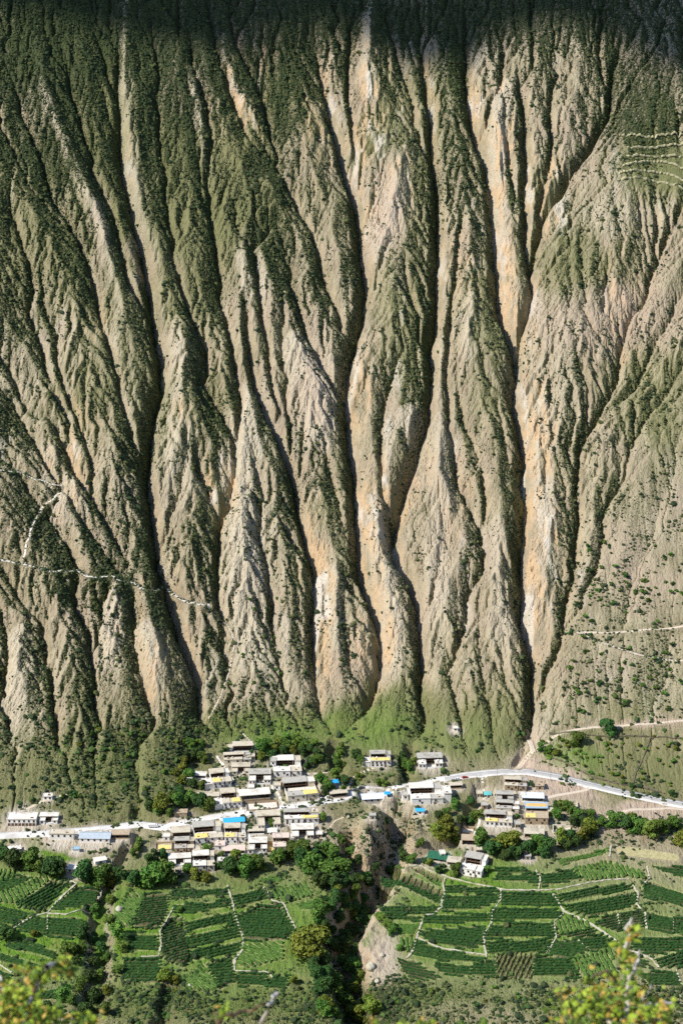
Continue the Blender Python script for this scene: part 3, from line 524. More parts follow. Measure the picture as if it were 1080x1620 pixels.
# houses: (u, v of the front foot, width px, depth m, wall height m, turn deg, kind, options, label)
HOUSES = [
 (35,1307,46,9,5.0,0,'blk',dict(win=6,arc=1,roof='white'),'long white two-storey building with a dark arcade at the far left roadside'),
 (77,1305,28,9,3.4,0,'u',dict(roof='white'),'low white winged building right of the long arcaded one at the far left'),
 (76,1266,14,4,2.5,0,'blk',dict(win=2,roof='white'),'tiny pale hut alone at the end of the dirt track above the far left roadside'),
 (98,1329,38,5,4.4,-1,'blk',dict(win=4,roof='cream'),'narrow white house below the road left of the grey-blue metal hall'),
 (150,1334,48,9,3.4,-2,'metal',dict(col='greyblue'),'long hall with a grey-blue metal roof just below the road on the left'),
 (190,1328,28,7,3.0,0,'gal',dict(wall='mud',roof='mud'),'low mud-brown shed between the grey-blue hall and the side gully'),
 (160,1368,18,5,3.0,20,'metal',dict(col='white'),'small white gabled shed turned at an angle above the left vineyards'),
 (122,1382,34,6,2.6,-14,'metal',dict(col='white'),'long white-roofed shed slanting beside the small bright lawn'),
 (24,1349,22,5,2.4,14,'tarp',dict(col='white'),'white canopy at the far left edge above the row of trees'),
 (121,1349,10,3,2.2,0,'blk',dict(win=0,roof='blue'),'tiny bluish hut on the small bright lawn'),
 (384,1190,30,7,4.6,3,'gal',dict(roof='cream',annex='l'),'topmost village house, a cream slab roof over a dark porch'),
 (376,1209,42,8,3.6,6,'court',dict(win=3,roof='cream',wall='cream'),'wide low house directly below the topmost village house'),
 (352,1247,30,17,5.0,13,'court',dict(win=4,roof='cream',corn='l',annex='l',nick='house at the upper west end of the village'),'white courtyard house with four windows at the upper west end of the village'),
 (316,1233,18,6,2.6,-5,'gal',dict(roof='white'),'small open shed at the westmost tip of the upper village'),
 (330,1267,32,6,3.0,3,'gal',dict(roof='cream'),'low shed beside the trees left of the upper roadside houses'),
 (368,1280,30,18,5.0,10,'court',dict(win=4,roof='cream',corn='r',annex='l',nick='white house just above the road bank'),'white courtyard house with four windows just above the grassy road bank'),
 (381,1227,28,11,3.4,2,'u',dict(roof='cream',wall='cream'),'small cream winged house in the middle of the upper village'),
 (411,1243,34,14,4.8,2,'u',dict(roof='grey',win=1),'house with a grey slab roof and two white wings facing down'),
 (404,1266,48,10,3.4,10,'gal',dict(roof='white',wall='mud'),'long white slab roof over a reddish porch in the upper village'),
 (415,1282,50,10,2.0,8,'yard',dict(),'long pale walled yard right above the road in the upper village'),
 (455,1229,44,21,4.4,4,'court',dict(win=4,roof='white',wall='white'),'broad white courtyard house at the upper east side of the village'),
 (480,1268,50,24,5.0,11,'court',dict(win=3,roof='grey',corn='r',wall='cream',nick='largest house above the road'),'large courtyard house with yellow roof corner above the roadside cars'),
 (531,1245,11,5,3.0,10,'tarp',dict(col='blue'),'bright blue tarpaulin shelter among the stream trees'),
 (536,1263,27,6,3.4,10,'gal',dict(roof='cream',wall='mud'),'open roadside porch house right of the stream trees'),
 (286,1293,20,5,3.0,0,'blk',dict(win=0,wall='mud',roof='mud'),'small windowless mud hut among trees above the west road'),
 (287,1328,27,9,4.6,6,'gal',dict(roof='cream',wall='cream'),'cream porch house at the west end of the row below the road'),
 (292,1351,30,12,4.4,4,'court',dict(win=3,roof='grey',wall='mud'),'mud-walled courtyard house, second from the top at the west end below the road'),
 (259,1346,26,8,2.2,4,'yard',dict(corn='a',nick='westmost walled yard below the road'),'walled yard with drying corn, westmost below the road'),
 (331,1335,44,20,4.6,9,'court',dict(win=4,roof='cream',corn='l',nick='courtyard house left of the blue roof'),'white courtyard house just left and below the bright blue roof'),
 (372,1335,33,16,5.0,3,'court',dict(win=4,roof='cream',corn='l',nick='house under the bright blue roof'),'white house with four windows directly below the bright blue roof'),
 (371,1306,32,6,2.6,9,'metal',dict(col='blue'),'shed with a bright blue metal roof just below the road'),
 (371,1353,32,7,3.0,3,'gal',dict(roof='pink'),'pinkish slab-roofed shed in front of the white four-windowed house'),
 (323,1380,33,17,5.0,5,'court',dict(win=3,roof='white',wall='grey'),'grey-walled house with a white slab roof at the southwest corner of the village'),
 (285,1372,34,11,3.0,6,'u',dict(roof='white'),'low white winged house half hidden by trees at the southwest edge'),
 (348,1344,16,6,2.6,5,'blk',dict(win=1,roof='pink'),'small block with a pinkish roof between two courtyard houses'),
 (351,1368,13,4,2.6,0,'blk',dict(win=1,roof='white'),'tiny white outhouse above the southern village trees'),
 (426,1314,36,18,4.6,5,'u',dict(roof='cream',win=1),'big house with a cream roof and green courtyard just below the road'),
 (477,1305,54,11,4.8,3,'court',dict(win=6,roof='white',corn='r',nick='long white house below the roadside cars'),'long white house with six windows below the roadside cars'),
 (479,1331,34,14,4.6,3,'u',dict(roof='white',wall='cream'),'white slab-roofed house with a reddish porch at the east end of the village'),
 (449,1348,33,15,4.0,3,'court',dict(win=4,roof='pink',wall='cream'),'house with a pinkish cream roof at the southeast edge of the village'),
 (408,1352,28,13,4.6,2,'u',dict(roof='white'),'white slab-roofed house with a deep red porch at the south edge of the village'),
 (428,1348,12,9,2.6,0,'yard',dict(wall='orange',corn='a',nick='small orange-walled yard'),'small yard with orange walls between two southern houses'),
 (405,1321,25,6,2.6,3,'gal',dict(roof='cream'),'low cream shed in the middle of the lower village'),
 (431,1322,16,6,2.4,3,'tarp',dict(col='pale'),'pale cloth canopy between the cream-roofed houses of the lower village'),
 (602,1214,32,13,5.0,1,'court',dict(win=5,roof='grey',corn='a',annex='l',nick='lone house above the bridge'),'white house with a wholly yellow front roof standing alone above the road'),
 (681,1217,38,14,4.6,3,'u',dict(roof='grey',win=1),'white winged house alone at the foot of the mountain right of the stream'),
 (593,1272,40,8,4.0,7,'metal',dict(col='paleblue'),'roadside hall with a pale bluish roof and grey wall above the gorge'),
 (613,1262,10,4,2.5,5,'tarp',dict(col='blue'),'small blue tarpaulin at the east end of the hall above the gorge'),
 (676,1273,50,20,4.6,4,'court',dict(win=2,roof='white',tall=1),'large white house with a taller right block below the road east of the gorge'),
 (664,1289,13,4,2.6,0,'metal',dict(col='blue'),'tiny hut with a bright blue roof on the rim east of the gorge'),
 (589,1297,10,4,2.8,0,'blk',dict(win=1,roof='grey',wall='grey'),'tiny grey hut on the rock spur west of the gorge'),
 (721,1249,19,5,2.8,5,'gal',dict(roof='cream',wall='mud'),'beige roadside shed left of the right ravine'),
 (720,1157,7,3,2.0,0,'blk',dict(win=1,roof='white'),'tiny white hut alone on the grassy spur above the village'),
 (815,1252,34,10,4.4,-4,'court',dict(win=3,roof='cream',wall='mud'),'earth-toned house at the top of the right village just below the road'),
 (853,1250,13,6,3.0,-3,'blk',dict(win=1,roof='mud',wall='mud'),'small brown block at the upper right of the right village'),
 (842,1270,34,8,3.0,-4,'gal',dict(roof='bluewhite'),'shed with a bluish white roof in the right village'),
 (848,1289,34,9,4.4,-3,'gal',dict(roof='blue',corn='a',ccol='orange',nick='blue-roofed house of the right village'),'house with a blue slab roof in the right village'),
 (848,1305,36,9,5.0,-3,'blk',dict(win=3,roof='mud',wall='mud',corn='l',nick='brown block below the blue slab roof'),'tall brown-walled block below the blue slab roof'),
 (798,1271,26,9,3.8,-2,'u',dict(roof='grey'),'grey-white winged house in the middle of the right village'),
 (802,1288,36,9,4.2,-4,'court',dict(win=2,roof='grey',wall='cream'),'grey-roofed courtyard house left of the blue slab roof'),
 (771,1264,12,5,3.0,0,'tarp',dict(col='teal'),'round teal canopy at the upper left of the right village'),
 (788,1309,42,13,4.0,-5,'court',dict(win=6,roof='cream',corn='l',nick='cream house above the dark tree belt'),'cream house with a row of six windows above the dark tree belt'),
 (743,1339,26,8,4.0,-4,'gal',dict(roof='mud',wall='cream'),'beige porch house above the lowest white house'),
 (739,1320,18,7,2.4,-8,'yard',dict(),'small walled yard at the left edge of the right village'),
 (744,1387,34,20,5.0,-18,'court',dict(win=4,roof='white'),'lowest house, a bright white block with four windows above the vineyards'),
 (716,1372,20,8,3.0,-12,'gal',dict(roof='cream'),'low shed joined to the left of the lowest white house'),
 (888,1320,28,8,2.8,-4,'ruin',dict(),'roofless beige walls at the east end of the right village'),
 (844,1327,30,8,3.0,-5,'gal',dict(roof='cream',wall='mud'),'low cream-roofed shed at the lower edge of the right village'),
 (905,1279,17,6,3.0,0,'ruin',dict(),'brown ruined walls inside the eastern gardens'),
 (690,1364,34,10,2.2,-15,'tarp',dict(col='green'),'dark green netted shelter left of the lowest white house'),
 (834,1361,10,4,2.6,0,'blk',dict(win=1,roof='grey',wall='grey'),'tiny grey hut hidden in the dark tree belt'),
 (300,1239,9,5,2.6,-3,'blk',dict(win=1,roof='white',wall='white' if 'white'!='pink' else 'cream'),'small white outbuilding beside the open shed at the western tip'),
 (398,1204,10,5,3.3,4,'blk',dict(win=2,roof='cream',wall='cream' if 'cream'!='pink' else 'cream'),'small cream outbuilding right of the wide low house'),
 (432,1213,9,5,4.0,-2,'blk',dict(win=1,roof='grey',wall='white' if 'white'!='pink' else 'cream'),'small white outbuilding left of the broad white courtyard house'),
 (397,1252,10,5,2.6,5,'blk',dict(win=2,roof='white',wall='cream' if 'cream'!='pink' else 'cream'),'small cream outbuilding above the long white slab roof'),
 (438,1250,11,5,3.3,-1,'blk',dict(win=1,roof='cream',wall='white' if 'white'!='pink' else 'cream'),'small white outbuilding left of the largest house above the road'),
 (512,1259,8,5,4.0,6,'blk',dict(win=2,roof='grey',wall='mud' if 'mud'!='pink' else 'cream'),'small mud-brick outbuilding behind the roadside cars'),
 (263,1330,11,5,2.6,0,'blk',dict(win=1,roof='white',wall='white' if 'white'!='pink' else 'cream'),'small white outbuilding at the western start of the row below the road'),
 (312,1353,9,5,3.3,7,'blk',dict(win=2,roof='cream',wall='cream' if 'cream'!='pink' else 'cream'),'small cream outbuilding between the mud-walled house and the courtyard houses'),
 (345,1323,8,5,4.0,1,'blk',dict(win=1,roof='grey',wall='white' if 'white'!='pink' else 'cream'),'small white outbuilding squeezed left of the house under the blue roof'),
 (392,1332,8,5,2.6,8,'blk',dict(win=2,roof='white',wall='pink' if 'pink'!='pink' else 'cream'),'small pink outbuilding right of the house under the blue roof'),
 (396,1352,9,5,3.3,2,'blk',dict(win=1,roof='cream',wall='white' if 'white'!='pink' else 'cream'),'small white outbuilding left of the deep red porch'),
 (441,1334,9,5,4.0,9,'blk',dict(win=2,roof='grey',wall='mud' if 'mud'!='pink' else 'cream'),'small mud-brick outbuilding above the pinkish cream roof'),
 (505,1326,9,5,2.6,3,'blk',dict(win=1,roof='white',wall='mud' if 'mud'!='pink' else 'cream'),'small mud-brick outbuilding at the eastern foot of the village'),
 (758,1263,9,5,3.3,-3,'blk',dict(win=2,roof='cream',wall='cream' if 'cream'!='pink' else 'cream'),'small cream outbuilding beside the teal canopy'),
 (766,1283,9,5,4.0,4,'blk',dict(win=1,roof='grey',wall='mud' if 'mud'!='pink' else 'cream'),'small mud-brick outbuilding left of the grey-roofed courtyard house'),
 (826,1264,8,5,2.6,-2,'blk',dict(win=2,roof='white',wall='cream' if 'cream'!='pink' else 'cream'),'small cream outbuilding left of the bluish white roof'),
 (871,1291,8,5,3.3,5,'blk',dict(win=1,roof='cream',wall='mud' if 'mud'!='pink' else 'cream'),'small mud-brick outbuilding right of the blue slab roof'),
 (818,1313,8,5,4.0,-1,'blk',dict(win=2,roof='grey',wall='cream' if 'cream'!='pink' else 'cream'),'small cream outbuilding under the brown-walled block'),
 (700,1357,8,5,2.6,6,'blk',dict(win=1,roof='white',wall='white' if 'white'!='pink' else 'cream'),'small white outbuilding behind the green netted shelter'),
 (757,1352,9,5,3.3,0,'blk',dict(win=2,roof='cream',wall='mud' if 'mud'!='pink' else 'cream'),'small mud-brick outbuilding behind the lowest white house'),
 (641,1267,9,5,4.0,7,'blk',dict(win=1,roof='grey',wall='white' if 'white'!='pink' else 'cream'),'small white outbuilding left of the large white house east of the gorge'),
 (455,1300,9,5,2.6,1,'blk',dict(win=2,roof='white',wall='cream' if 'cream'!='pink' else 'cream'),'small cream outbuilding left end of the long white house'),
]
# ravines
for dep, hw, steep, pts in [(a, b, 0, c) for a, b, c in RAV]:
    P = densify(worldline(pts), 6.0, 1.2, 900 + int(dep * 10))
    D, S = stamp_dist(P, hw * 2.6)
    D = np.minimum(D, 1e3).astype(float)
    wob = 1 + .35 * fbm(12, 700, 3)
    prof = np.clip(1.25 - D / (hw * wob), 0, 1)
    prof = prof * prof * (3 - 2 * prof)
    if dep > 20:
        sp = 8 + 3 * fbm(9, 770, 2)
        prof = np.floor(prof * 4 + fbm(8, 780, 3) * .9) / 4 * .35 + prof * .65
        prof = np.clip(prof, 0, 1) * (D < hw * 2.2)
    H = H - dep * prof * np.clip(S / .06 + .15, 0, 1)
H += np.where(T <= 0, .22 * fbm(6, 801, 2) + .5 * fbm(30, 811, 2), 0)
H += np.clip((985 - GY) / 12, 0, 1) * (2.4 * fbm(14, 851, 3) + 1.0 * fbm(5, 861, 2))
# rock spur in the gorge
u_, v_ = project(GX, GY, B)
H += 8 * np.exp(-((u_ - 588) / 20) ** 4 - ((v_ - 1318) / 24) ** 4) + 5 * np.exp(-((u_ - 650) / 16) ** 4 - ((v_ - 1312) / 12) ** 4)
_g, _ = stamp_dist(densify(worldline(RAV[0][2]), 6.0), 30)
H += np.clip(1.2 - _g / 24, 0, 1) * (7.0 * (.25 - np.abs(fbm(10, 821, 2, 1.2))) + 3.0 * (.25 - np.abs(fbm(4.5, 831, 2, 1.4))))

def make_hf(Z):
    def hf(x, y):
        x = np.asarray(x, float); y = np.asarray(y, float)
        fx = np.clip(x - X0, 0, NX - 1.001); fy = np.clip(y - Y0, 0, NY - 1.001)
        ix, iy = fx.astype(int), fy.astype(int); tx, ty = fx - ix, fy - iy
        return (Z[iy, ix] * (1 - tx) + Z[iy, ix+1] * tx) * (1 - ty) + (Z[iy+1, ix] * (1 - tx) + Z[iy+1, ix+1] * tx) * ty
    return hf
def inpoly(P, X, Y):
    r = np.zeros(X.shape, bool); j = len(P) - 1
    for i in range(len(P)):
        (xi, yi), (xj, yj) = P[i], P[j]
        c = ((yi > Y) != (yj > Y)) & (X < (xj - xi) * (Y - yi) / (yj - yi + 1e-12) + xi)
        r ^= c; j = i
    return r
def window(P, pad):
    P = np.asarray(P)
    i0 = int(np.clip(P[:,0].min() - pad - X0, 0, NX - 2)); i1 = int(np.clip(P[:,0].max() + pad - X0 + 2, i0 + 1, NX))
    j0 = int(np.clip(P[:,1].min() - pad - Y0, 0, NY - 2)); j1 = int(np.clip(P[:,1].max() + pad - Y0 + 2, j0 + 1, NY))
    return slice(j0, j1), slice(i0, i1)
# plots stand on terraces
hf0 = make_hf(H.copy())
PW = []
PLOTMASK = np.zeros((NY, NX), np.float32); STRAW = np.zeros((NY, NX), np.float32); LAWN = np.zeros((NY, NX), np.float32)
for st, dr, poly in PLOTS:
    P = worldline(poly, hf0)
    sl = window(P, 3)
    m = inpoly(P, GX[sl], GY[sl])
    if not m.any(): PW.append((st, P, 0)); continue
    if st not in 'fl':
        sub = H[sl]; mean = sub[m].mean()
        tgt = mean + (sub - mean) * .10 - .1
        H[sl] = np.where(m, tgt, sub)
    (STRAW if st == 'f' else LAWN if st == 'l' else PLOTMASK)[sl][m] = 1 if st != 'b' else 1
    c = P.mean(0); uv = np.array(project(c[0], c[1], float(hf0(c[0], c[1]))))
    a = np.array(hit(uv[0], uv[1], hf0)[:2]); b = np.array(hit(uv[0] + dr[0], uv[1] + dr[1], hf0)[:2])
    PW.append((st, P, math.atan2(b[1] - a[1], b[0] - a[0])))
BROWN = np.zeros((NY, NX), np.float32)
for st, P, an in PW:
    if st in 'b':
        sl = window(P, 1); BROWN[sl][inpoly(P, GX[sl], GY[sl])] = 1
# road and tracks are cut level across
def bench(P, hw, fade, smooth=9):
    global H
    P = densify(P, 2.0)
    z = make_hf(H)(P[:,0], P[:,1])
    k = np.ones(smooth) / smooth
    z = np.convolve(np.pad(z, smooth // 2, 'edge'), k, 'valid')[:len(P)]
    Dm = np.full((NY, NX), 1e9); Zm = np.zeros((NY, NX))
    for (x, y), zz in zip(P, z):
        i0, i1 = int(x - X0 - hw - fade), int(x - X0 + hw + fade) + 2; j0, j1 = int(y - Y0 - hw - fade), int(y - Y0 + hw + fade) + 2
        i0, j0 = max(i0, 0), max(j0, 0)
        if i0 >= NX or j0 >= NY or i1 <= 0 or j1 <= 0: continue
        d = np.hypot(GX[j0:j1, i0:i1] - x, GY[j0:j1, i0:i1] - y); w = Dm[j0:j1, i0:i1]; q = d < w
        w[q] = d[q]; Zm[j0:j1, i0:i1][q] = zz
    t = np.clip(1 - (Dm - hw) / fade, 0, 1); t = t * t * (3 - 2 * t)
    H = H * (1 - t) + Zm * t
    return P, z
hf1 = make_hf(H.copy())
roadP, roadZ = bench(worldline(ROAD, hf1), 5.0, 6.0, 21)
trackP = []
def fine(pts, st=8.0):
    out = [pts[0]]
    for a, b in zip(pts[:-1], pts[1:]):
        n = max(1, int(math.hypot(b[0] - a[0], b[1] - a[1]) / st))
        out += [(a[0] + (b[0] - a[0]) * k / n, a[1] + (b[1] - a[1]) * k / n) for k in range(1, n + 1)]
    return out
for nm, w, pts in TRACKS:
    if w in (2.7, 1.9, 1.7): pts = fine(pts)
    trackP.append((w, *bench(worldline(pts, make_hf(H)), w * .5 + .6, 1.6 + w * .4, 25 if w in (2.7, 1.9) else 7)))
# house platforms
hf2 = make_hf(H.copy())
SITES = []
for (u, v, wp, d, h, rot, kind, opt, lab) in HOUSES:
    x, y, z = hit(u, v, hf2)
    w = wp * (y * CP - (z - CAM_Z) * SP) / F
    a = radians(rot); ca, sa = cos(a), sin(a)
    lx = (GX - x) * ca + (GY - y) * sa; ly = -(GX - x) * sa + (GY - y) * ca
    dd = np.maximum(np.maximum(np.abs(lx) - w / 2 - .8, np.maximum(-1.2 - ly, ly - d - .8)), 0)
    z = z + .25
    t = np.clip(1 - dd / 2.2, 0, 1)
    H = np.where(t > 0, H * (1 - t) + z * t, H)
    SITES.append((x, y, z, w))
hf = make_hf(H)
# ------------------------------------------------------------------ mesh helpers
def np_mesh(name, V, Fq, mat=None, smooth=False, attrs=None, mats=None, mi=None):
    """one mesh from numpy arrays; Fq is (n, 3) or (n, 4)"""
    me = bpy.data.meshes.new(name)
    V = np.asarray(V, np.float32); Fq = np.asarray(Fq, np.int32)
    n, k = Fq.shape
    me.vertices.add(len(V)); me.vertices.foreach_set('co', V.ravel())
    me.loops.add(n * k); me.loops.foreach_set('vertex_index', Fq.ravel())
    me.polygons.add(n)
    me.polygons.foreach_set('loop_start', np.arange(0, n * k, k, dtype=np.int32))
    me.polygons.foreach_set('loop_total', np.full(n, k, np.int32))
    me.update(calc_edges=True)
    if mats:
        for m in mats: me.materials.append(m)
        if mi is not None: me.polygons.foreach_set('material_index', np.asarray(mi, np.int32))
    elif mat: me.materials.append(mat)
    me.polygons.foreach_set('use_smooth', np.full(n, smooth))
    if attrs:
        for key, arr in attrs.items():
            a = me.attributes.new(key, 'FLOAT', 'POINT')
            a.data.foreach_set('value', np.asarray(arr, np.float32).ravel())
    return me
def link(name, me, parent=None, **props):
    o = bpy.data.objects.new(name, me)
    COL.objects.link(o)
    if parent: o.parent = parent
    for k, v in props.items(): o[k] = v
    return o
# ------------------------------------------------------------------ ground cover attributes, then the ground mesh
u_, v_ = project(GX, GY, H)
gyy, gxx = np.gradient(blur(H, 1))
slope = np.hypot(gxx, gyy)
nx_ = -gxx / np.sqrt(1 + slope ** 2)           # + faces right
rel = H - blur(H[::2, ::2], 60).repeat(2, 0).repeat(2, 1)[:NY, :NX]
fac = np.clip(nx_ * 2.0, -1, 1)
n1, n2, n3 = fbm(40, 51, 4), fbm(12, 61, 3, 1.6), fbm(90, 71, 3)
ATT = {k: np.zeros((NY, NX)) for k in ('veg', 'grs', 'orn', 'pal', 'drt', 'mdw')}
wu, wv = u_ + 16 * fbm(22, 81, 3) , v_ + 26 * fbm(26, 91, 3)
for key, u, v, ru, rv, am in BRUSH:
    ATT[key] += am * np.exp(-(((wu - u) / ru) ** 2 + ((wv - v) / rv) ** 2) ** 1.25)
mtn = np.clip(T / 20, 0, 1)
left = 1 / (1 + np.exp((wu - 430) / 90)); low_ = np.clip((wv - 250) / 500, 0, 1)
veg = .17 + .09 * left + np.clip((300 - wv) / 300, 0, 1) * .34 + ATT['veg'] + .36 * fac * mtn + .26 * n1 + .14 * n2 - .02 * rel * mtn
ATT['veg'] = np.clip(veg - .5 * CRAG - .32 * CRESTW, 0, 1)
ATT['grs'] = np.clip(.30 + .12 * left + ATT['grs'] * 1.0 + .28 * n1 + .2 * n3 + .34 * fac * mtn, 0, 1)
ATT['pal'] += .75 * CRESTW
ATT['grs'] = np.clip(ATT['grs'] - .25 * CRESTW, 0, 1)
ATT['orn'] = np.clip(ATT['orn'] * np.clip((slope - .75) / .7, .15, 1) * .6 + CRAG * .8 + .18 * np.clip((slope - 1.3) / .6, 0, 1), 0, 1) * (1 - .5 * np.clip(fac, 0, 1))
ATT['pal'] = np.clip(ATT['pal'] + .3 * n2 + .25 * np.clip(rel / 5, 0, 1) - .1, 0, 1)
flat = np.where(T > 3, np.clip((1.5 - slope) / .5, 0, 1), np.clip((.75 - slope) / .3, 0, 1))
ATT['mdw'] = np.clip(ATT['mdw'] * flat, 0, 1)
ATT['brn'] = BROWN.astype(float)
ATT['mdw'] = np.maximum(ATT['mdw'] * (1 - STRAW), LAWN)
ATT['drt'] = np.clip(ATT['drt'] + STRAW * .35, 0, 1)
ATT['pal'] = np.clip(ATT['pal'] + STRAW * .8, 0, 1); ATT['grs'] *= (1 - .6 * STRAW)
kill = np.clip(ATT['drt'] * 1.3, 0, 1)
vill = ((v_ > 1170) & (v_ < 1400) & (u_ > 240) & (u_ < 900) & (T < 30)).astype(float)
vm = np.zeros((NY, NX))
for (x, y, z, w), hs in zip(SITES, HOUSES):
    vm = np.maximum(vm, np.clip(1.5 - np.hypot(GX - x, GY - y - hs[3] / 2) / (max(w, 8) * .62), 0, 1))
VM = np.clip(vm, 0, 1)
ATT['pal'] = np.clip(ATT['pal'] + VM * .8, 0, 1)
ATT['mdw'] = np.clip(ATT['mdw'] - VM, 0, 1)
gor, _ = stamp_dist(densify(worldline(RAV[0][2]), 6.0), 40)
gor = np.clip(1.3 - gor / 26, 0, 1)
ATT['pal'] += .75 * CRESTW
ATT['grs'] = np.clip(ATT['grs'] - .25 * CRESTW, 0, 1)
ATT['orn'] = np.clip(ATT['orn'] + gor * np.clip((slope - .7) / .6, 0, 1) * .3, 0, 1)
ATT['veg'] = np.clip(ATT['veg'] * (1 - kill) * (1 - .8 * VM) * (1 - PLOTMASK) * (1 - STRAW) * (1 - LAWN) * (1 - .75 * ATT['mdw'] * (T < 5)), 0, 1)
ATT['grs'] *= (1 - kill) * (1 - .8 * VM)
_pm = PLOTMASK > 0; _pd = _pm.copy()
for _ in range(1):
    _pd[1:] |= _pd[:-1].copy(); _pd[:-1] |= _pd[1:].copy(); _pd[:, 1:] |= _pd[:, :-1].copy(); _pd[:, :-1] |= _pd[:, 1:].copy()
ATT['edg'] = (_pd & ~_pm) * np.clip(.75 + .8 * fbm(7, 77, 2), 0, 1)  # straw ring round each plot, painted paler so the grass banks look sunlit
ATT['yrd'] = VM * np.clip(1.1 + .9 * fbm(9, 78, 3), 0, 1)
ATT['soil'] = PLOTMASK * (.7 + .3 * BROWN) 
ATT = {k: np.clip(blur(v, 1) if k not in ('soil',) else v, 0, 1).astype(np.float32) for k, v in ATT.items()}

def grow(a, b, s0, sign, r=1.16):
    out, x, s = [], a, s0
    while (b - x) * sign > 0:
        x += s * sign; s *= r; out.append(x)
    return np.array(out)
xs = np.concatenate([grow(X0, -6000, 2, -1)[::-1], gx, grow(X1, 6000, 2, 1)])
ys = np.concatenate([grow(Y0, -60, 2.5, -1, 1.08)[::-1][:-1], gy, grow(Y1, 8000, 2, 1)])
ys = ys[ys > -30]; ys = np.concatenate([[-600, -200, -60, -20, -12, -6, -4, -2, -1, 0, 1, 2, 3, 4, 5, 6, 7, 8, 10, 12, 15, 20, 30, 45], ys[ys > 60]])
XX, YY = np.meshgrid(xs, ys)
Dt = H - B
def mir(a, lo, hi):
    p = 2 * (hi - lo); q = np.mod(a - lo, p); q = np.where(q > hi - lo, p - q, q)
    return lo + q
mx = mir(XX, X0, X1); my = np.clip(YY, Y0, Y1)
hd = make_hf(Dt)
Z = base(XX, YY) + hd(mx, my) * np.clip((YY - 700) / 230, 0, 1)
Z = np.where((YY < 60) , base(XX, YY) - .0 + .06 * np.sin(XX * 3.1) * np.cos(YY * 2.3) - .004 * XX ** 2 * (np.abs(XX) < 50) - 10 * (np.abs(XX) >= 50), Z)
V, Q = None, None
def grid_mesh(XX, YY, Z):
    ny, nx = Z.shape
    V = np.stack([XX, YY, Z], -1).reshape(-1, 3)
    i = np.arange(ny * nx).reshape(ny, nx)
    return V, np.stack([i[:-1,:-1], i[:-1,1:], i[1:,1:], i[1:,:-1]], -1).reshape(-1, 4)
V, Q = grid_mesh(XX, YY, Z)
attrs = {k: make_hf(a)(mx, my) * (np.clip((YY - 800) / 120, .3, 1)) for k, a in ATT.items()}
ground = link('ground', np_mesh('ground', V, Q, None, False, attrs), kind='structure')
# ------------------------------------------------------------------ materials
class NT:
    def __init__(s, name):
        s.m = bpy.data.materials.new(name); s.m.use_nodes = True
        s.t = s.m.node_tree; s.b = s.t.nodes['Principled BSDF']
        s.b.inputs['Roughness'].default_value = .9
        s.b.inputs['Specular IOR Level'].default_value = .15
    def n(s, typ, **kw):
        nd = s.t.nodes.new(typ)
        for k, v in kw.items():
            if k.startswith('i_'): nd.inputs[k[2:].replace('_', ' ')].default_value = v
            else: setattr(nd, k, v)
        return nd
    def l(s, a, b): s.t.links.new(a, b)
    def coord(s, sc=(1, 1, 1), kind='Object'):
        tc = s.n('ShaderNodeTexCoord'); mp = s.n('ShaderNodeMapping')
        mp.inputs['Scale'].default_value = sc
        s.l(tc.outputs[kind], mp.inputs[0]); return mp.outputs[0]
    def noise(s, scale, detail=3, co=None, rough=.55):
        nd = s.n('ShaderNodeTexNoise', i_Scale=scale, i_Detail=detail, i_Roughness=rough)
        if co is None: co = s.coord()
        s.l(co, nd.inputs['Vector']); return nd.outputs['Fac']
    def math(s, op, a, b=None, clamp=False):
        nd = s.n('ShaderNodeMath', operation=op, use_clamp=clamp)
        for i, q in enumerate((a, b)):
            if q is None: continue
            if isinstance(q, (int, float)): nd.inputs[i].default_value = q
            else: s.l(q, nd.inputs[i])
        return nd.outputs[0]
    def ramp(s, f, a, b):
        nd = s.n('ShaderNodeMapRange', i_From_Min=a, i_From_Max=b); nd.clamp = True
        s.l(f, nd.inputs['Value']); return nd.outputs[0]
    def mix(s, f, a, b):
        nd = s.n('ShaderNodeMix', data_type='RGBA')
        if isinstance(f, (int, float)): nd.inputs[0].default_value = f
        else: s.l(f, nd.inputs[0])
        for i, q in ((6, a), (7, b)):
            if isinstance(q, tuple): nd.inputs[i].default_value = (*q, 1)
            else: s.l(q, nd.inputs[i])
        return nd.outputs[2]
    def attr(s, name, kind='GEOMETRY'):
        nd = s.n('ShaderNodeAttribute', attribute_name=name, attribute_type=kind); return nd.outputs['Fac']
    def color(s, c):
        if isinstance(c, tuple): s.b.inputs['Base Color'].default_value = (*c, 1)
        else: s.l(c, s.b.inputs['Base Color'])
    def bump(s, h, dist, strength=1.0):
        nd = s.n('ShaderNodeBump', i_Distance=dist, i_Strength=strength)
        s.l(h, nd.inputs['Height']); s.l(nd.outputs[0], s.b.inputs['Normal'])
